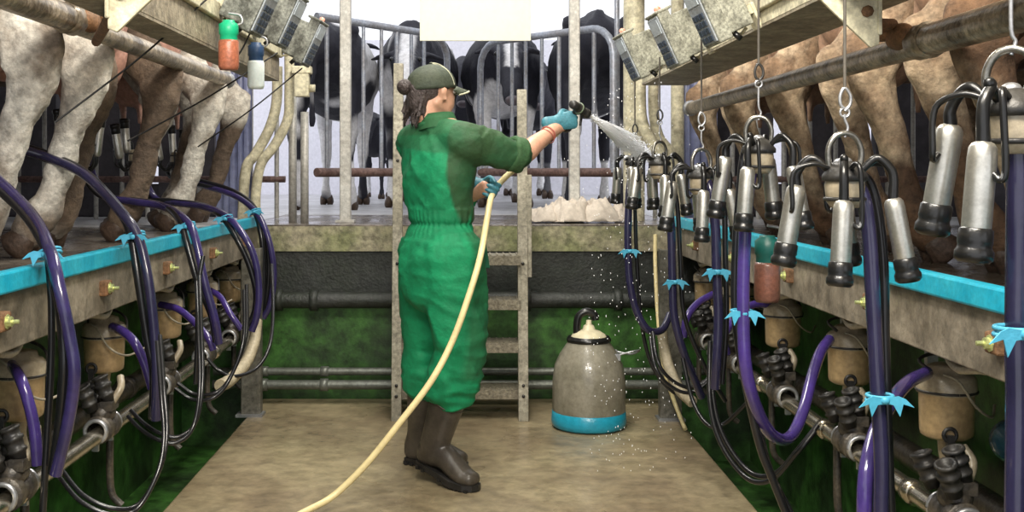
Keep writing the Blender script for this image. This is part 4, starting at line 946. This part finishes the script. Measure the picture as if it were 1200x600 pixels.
# boots
def boot(kn, an, fd, lift, nm):
    fd = V((fd[0], fd[1], 0)).normalized(); sd = V((fd.y, -fd.x, 0)); top = kn.lerp(an, .26)
    b = MB(); base = V((an.x, an.y, 0)); heel = base-fd*.055; toe = base+fd*.20
    hz = lift; 
    b.limb([(top, .072, .076), (kn.lerp(an, .45), .068, .072), (kn.lerp(an, .7), .060, .064), (an+V((0, 0, .01)), .050, .058), (heel+up*(hz+.065)+fd*.03, .042, .05)], side=sd, n=20)
    b.limb([(heel+up*(hz+.05)+fd*.02, .038, .045), (base+fd*.05+up*(.075+hz*.6), .044, .050), (base+fd*.11+up*(.058+hz*.25), .048, .042), (toe-fd*.05+up*.048, .050, .036), (toe-fd*.02+up*.043, .042, .030)], side=sd, n=20)
    o = b.build('boot', bootm, w, remesh=.006, smooth=3)
    q = MB(); q.torus(top+(top-an).normalized()*.004, .074, .006, (kn-an), 24); q.torus(kn.lerp(an, .48), .070, .0028, (kn-an)+fd*.12, 24)
    for k in range(3): q.tube([kn.lerp(an, .36+k*.035)-fd*.05+sd*.05, kn.lerp(an, .36+k*.035)+sd*.074], .0022, 6)
    q.build('ribbing', bootm, o)
    q = MB(); poly = []
    outl = [(-.065, .0), (-.06, .032), (-.02, .040), (.05, .040), (.11, .050), (.17, .048), (.205, .028), (.215, 0)]
    outl = outl+[(x, -yv) for x, yv in reversed(outl[1:-1])]
    vs = []; n = len(outl)
    for dz in (0, .022):
        for x, yv in outl:
            zz = hz*max(0, min(1, (.13-x)/.18)) + dz + .004
            vs.append(base+fd*x+sd*yv+up*zz)
    q.add(vs, [tuple(range(n))[::-1], tuple(range(n, 2*n))]+[(i, (i+1) % n, n+(i+1) % n, n+i) for i in range(n)], False)
    for x in (-.045, -.02, .06, .085, .11, .135, .16, .185):
        zz = hz*max(0, min(1, (.13-x)/.18)); q.box(base+fd*x+up*(zz+.006), (.013, .094, .012), Matrix((fd, sd, up)).transposed())
    q.box(base-fd*.035+up*(hz+.004), (.055, .07, .02), Matrix((fd, sd, up)).transposed())
    q.build('sole', solem, o)
boot(kneR, ankR, (.80, -.60), .055, 'near'); boot(kneL, ankL, (.90, -.45), .0, 'far')
# gloves with five fingers
def glove(G, s, d, n, nm, parent, curl=(60, 75, 50), gs=.88, trig=False):
    s = V(s).normalized(); d = V(d); d = (d-s*d.dot(s)).normalized(); n0 = s.cross(d); n = n0 if n0.dot(V(n)) > 0 else -n0
    W0_ = G-d*.075-n*.024; W = V((0, 0, 0)); b = MB()
    b.limb([(W-d*.045, .031, .027), (W-d*.01, .030, .024), (W+d*.025, .040, .020), (W+d*.06, .043, .018), (W+d*.082, .041, .015)], side=s, n=16)
    for i in range(4):
        off = .031-.0205*i; L = (.040, .044, .041, .034)[i]; p = W+d*(.080-(0, 0, .003, .009)[i])+s*off; an = 0; pts = [(p-d*.02, .0094), (p, .0096)]
        for k, c in enumerate(curl):
            an += math.radians((c+2*i)*((.45, .6, .8)[k] if (i == 0 and trig) else 1)); dirv = d*math.cos(an)+n*math.sin(an); p = p+dirv*L*(1, .68, .55)[k]; pts.append((p, (.0092, .0086, .0078)[k]))
        b.limb(pts, side=s, n=10)
    p = W+d*.02+s*.028; b.limb([(p, .015), (p+s*.018+n*.022+d*.018, .013), (p+s*.016+n*.046+d*.038, .0115), (p+s*.006+n*.058+d*.058, .010)], side=d, n=10)
    b.v = [W0_+(q-(d*.075+n*.024))*gs+(d*.075+n*.024) for q in b.v]
    b.build(nm, glovem, parent, remesh=.003, smooth=1)
    return W0_
GR = P(670, 141, 4.43); GL = P(577, 223, 4.36)
glove(GR, (-.15, .05, 1), (.96, .12, .2), (0, 1, 0), 'glove', w, trig=True)
glove(GL, (.42, .1, .9), (.88, -.25, -.3), (0, -1, -.1), 'glove', w)
m = MB(); m.torus(eR.lerp(wR, .80), .031, .0028, (wR-eR), 20, 6); m.torus(eR.lerp(wR, .74)+V((.002, -.002, -.004)), .0325, .002, (wR-eR)+V((.02, 0, .05)), 20, 6); m.build('bracelet', bracem, w)
# hose the person holds
HS = [tuple(P(658, 151, 4.42)), tuple(P(641, 166, 4.40)), tuple(P(614, 190, 4.38)), tuple(P(592, 208, 4.36)), tuple(P(577, 228, 4.34)), tuple(P(571, 255, 4.18)), tuple(P(563, 300, 4.03)), tuple(P(550, 345, 3.98)), tuple(P(530, 400, 3.96)), tuple(P(505, 447, 3.93)), tuple(P(468, 496, 3.91)), tuple(P(430, 543, 3.9)), tuple(P(392, 580, 3.88)), (-.545, 3.80, .035), (-.66, 3.65, .014), (-.80, 3.35, .014), (-.85, 2.9, .014)]
o = MB().tube(HS, .0118, 14, 8).build('water_hose', hosecream); tag(o, 'long cream water hose running from the nozzle down to the wet floor', 'hose')
# nozzle
nd = (P(760, 183, 4.85)-P(690, 136, 4.46)).normalized(); nb = P(677, 126, 4.38); tip = nb+nd*.065
t = thing('spray_nozzle', GR, 'black pistol spray nozzle in the raised gloved hand', 'nozzle')
MB().lathe([(.0, -.045), (.014, -.045), (.018, -.035), (.018, -.012), (.014, -.01), (.020, 0), (.022, .02), (.017, .035), (.015, .05), (.019, .055), (.019, .075), (.010, .078), (0, .076)], nb, nd, 18).build('barrel', mattblack, t)
MB().tube([nb, GR+V((.0, .0, .01)), GR-V((.012, 0, .035)), P(658, 151, 4.42)], .0115, 12, 5).build('grip', mattblack, t)
m = MB(); m.tube([nb+nd*.03+V((0, 0, -.015)), GR+V((.04, .02, .005)), GR+V((.035, .02, -.02))], .005, 8, 4); m.build('trigger', mattblack, t)
m = MB(); m.torus(nb+nd*.01, .0205, .004, nd, 18, 6); m.build('collar', M('green_grey_plastic', (.12, .16, .10), .4), t)
# water
m = MB(); a_, b_ = frame(nd); rnd = random.Random(5)
def drop(m, p, d, l, r):
    a, b = frame(d); m.add([p-d*l, p+a*r, p+b*r, p-a*r, p-b*r, p+d*l], [(0, 2, 1), (0, 3, 2), (0, 4, 3), (0, 1, 4), (5, 1, 2), (5, 2, 3), (5, 3, 4), (5, 4, 1)])
tp = nb+nd*.078
for k in range(9000):
    u = rnd.random()**.8*.50; rr = abs(rnd.gauss(0, .42)); an = rnd.random()*2*PI; sp = .006+u*.10
    d = (nd+(a_*math.cos(an)+b_*math.sin(an))*rr*.22).normalized(); p = tp+nd*u+(a_*math.cos(an)+b_*math.sin(an))*rr*sp-V((0, 0, u*u*.05))
    drop(m, p, d, .006, (.0009+.0006*rnd.random())*(1+u))
for k in range(650):
    an = rnd.random()*2*PI; rr = rnd.random()*.75; e = nd+(a_*math.cos(an)+b_*math.sin(an))*rr*.18; l = .14+.28*rnd.random()
    m.tube([tp, tp+e*l*.5, tp+e*l-V((0, 0, l*l*.05))], [.0011, .0011, .0006], 5)
tag(m.build('water_spray', waterm), 'white jet of water fanning from the nozzle toward the far clusters', 'water', kind='stuff')
m = MB()
for k in range(420):
    px = rnd.gauss(742, 42); py = rnd.uniform(95, 560); yy = rnd.uniform(4.2, 4.7)
    if px < 640 or px > 830 or (px < 690 and py > 230): continue
    drop(m, P(px, py, yy), V((0, .1, 1)).normalized(), .0036, .0018)
tag(m.build('water_droplets', waterm), 'scattered falling drops around the spray and far clusters', 'water', kind='stuff')

# ------------------------------------------------------------------ light, world, camera
wd = bpy.data.worlds.new('world'); SC.world = wd; wd.use_nodes = True
bg = wd.node_tree.nodes['Background']; bg.inputs[0].default_value = (.93, .95, 1.0, 1); bg.inputs[1].default_value = 1.15
def area(name, loc, size, energy, col, tgt):
    l = bpy.data.lights.new(name, 'AREA'); l.shape = 'RECTANGLE'; l.size = size[0]; l.size_y = size[1]; l.energy = energy; l.color = col
    o = bpy.data.objects.new(name, l); COL.objects.link(o); o.location = loc
    o.rotation_euler = (V(tgt)-V(loc)).to_track_quat('-Z', 'Y').to_euler(); return o
area('tube_lamp', (0, 4.2, 3.12), (.4, 2.4), 75, (1, .96, .88), (0, 4.2, 0))
area('tube_lamp', (0, 1.2, 3.1), (.4, 2.2), 85, (1, .95, .86), (0, 2.2, 0))
area('lamp_left', (-.5, 1.0, 2.6), (.5, .5), 35, (1, .95, .86), (-1.5, 3.6, 1.0))
area('lamp_right', (.5, .8, 2.6), (.5, .5), 45, (1, .90, .76), (1.4, 3.2, 1.0))
cam = bpy.data.cameras.new('camera'); co = bpy.data.objects.new('camera', cam); COL.objects.link(co); SC.camera = co
co.location = (0, 0, CH); co.rotation_euler = (PI/2, 0, 0); cam.sensor_width = 36; cam.lens = 36*F/1200
cam.shift_x = (600-CX)/1200; cam.shift_y = -(300-CY)/1200; cam.clip_start = .05
SC.view_settings.view_transform = 'Standard'; SC.view_settings.look = 'None'; SC.view_settings.exposure = .35; SC.view_settings.gamma = 1
SC.view_settings.use_curve_mapping = False
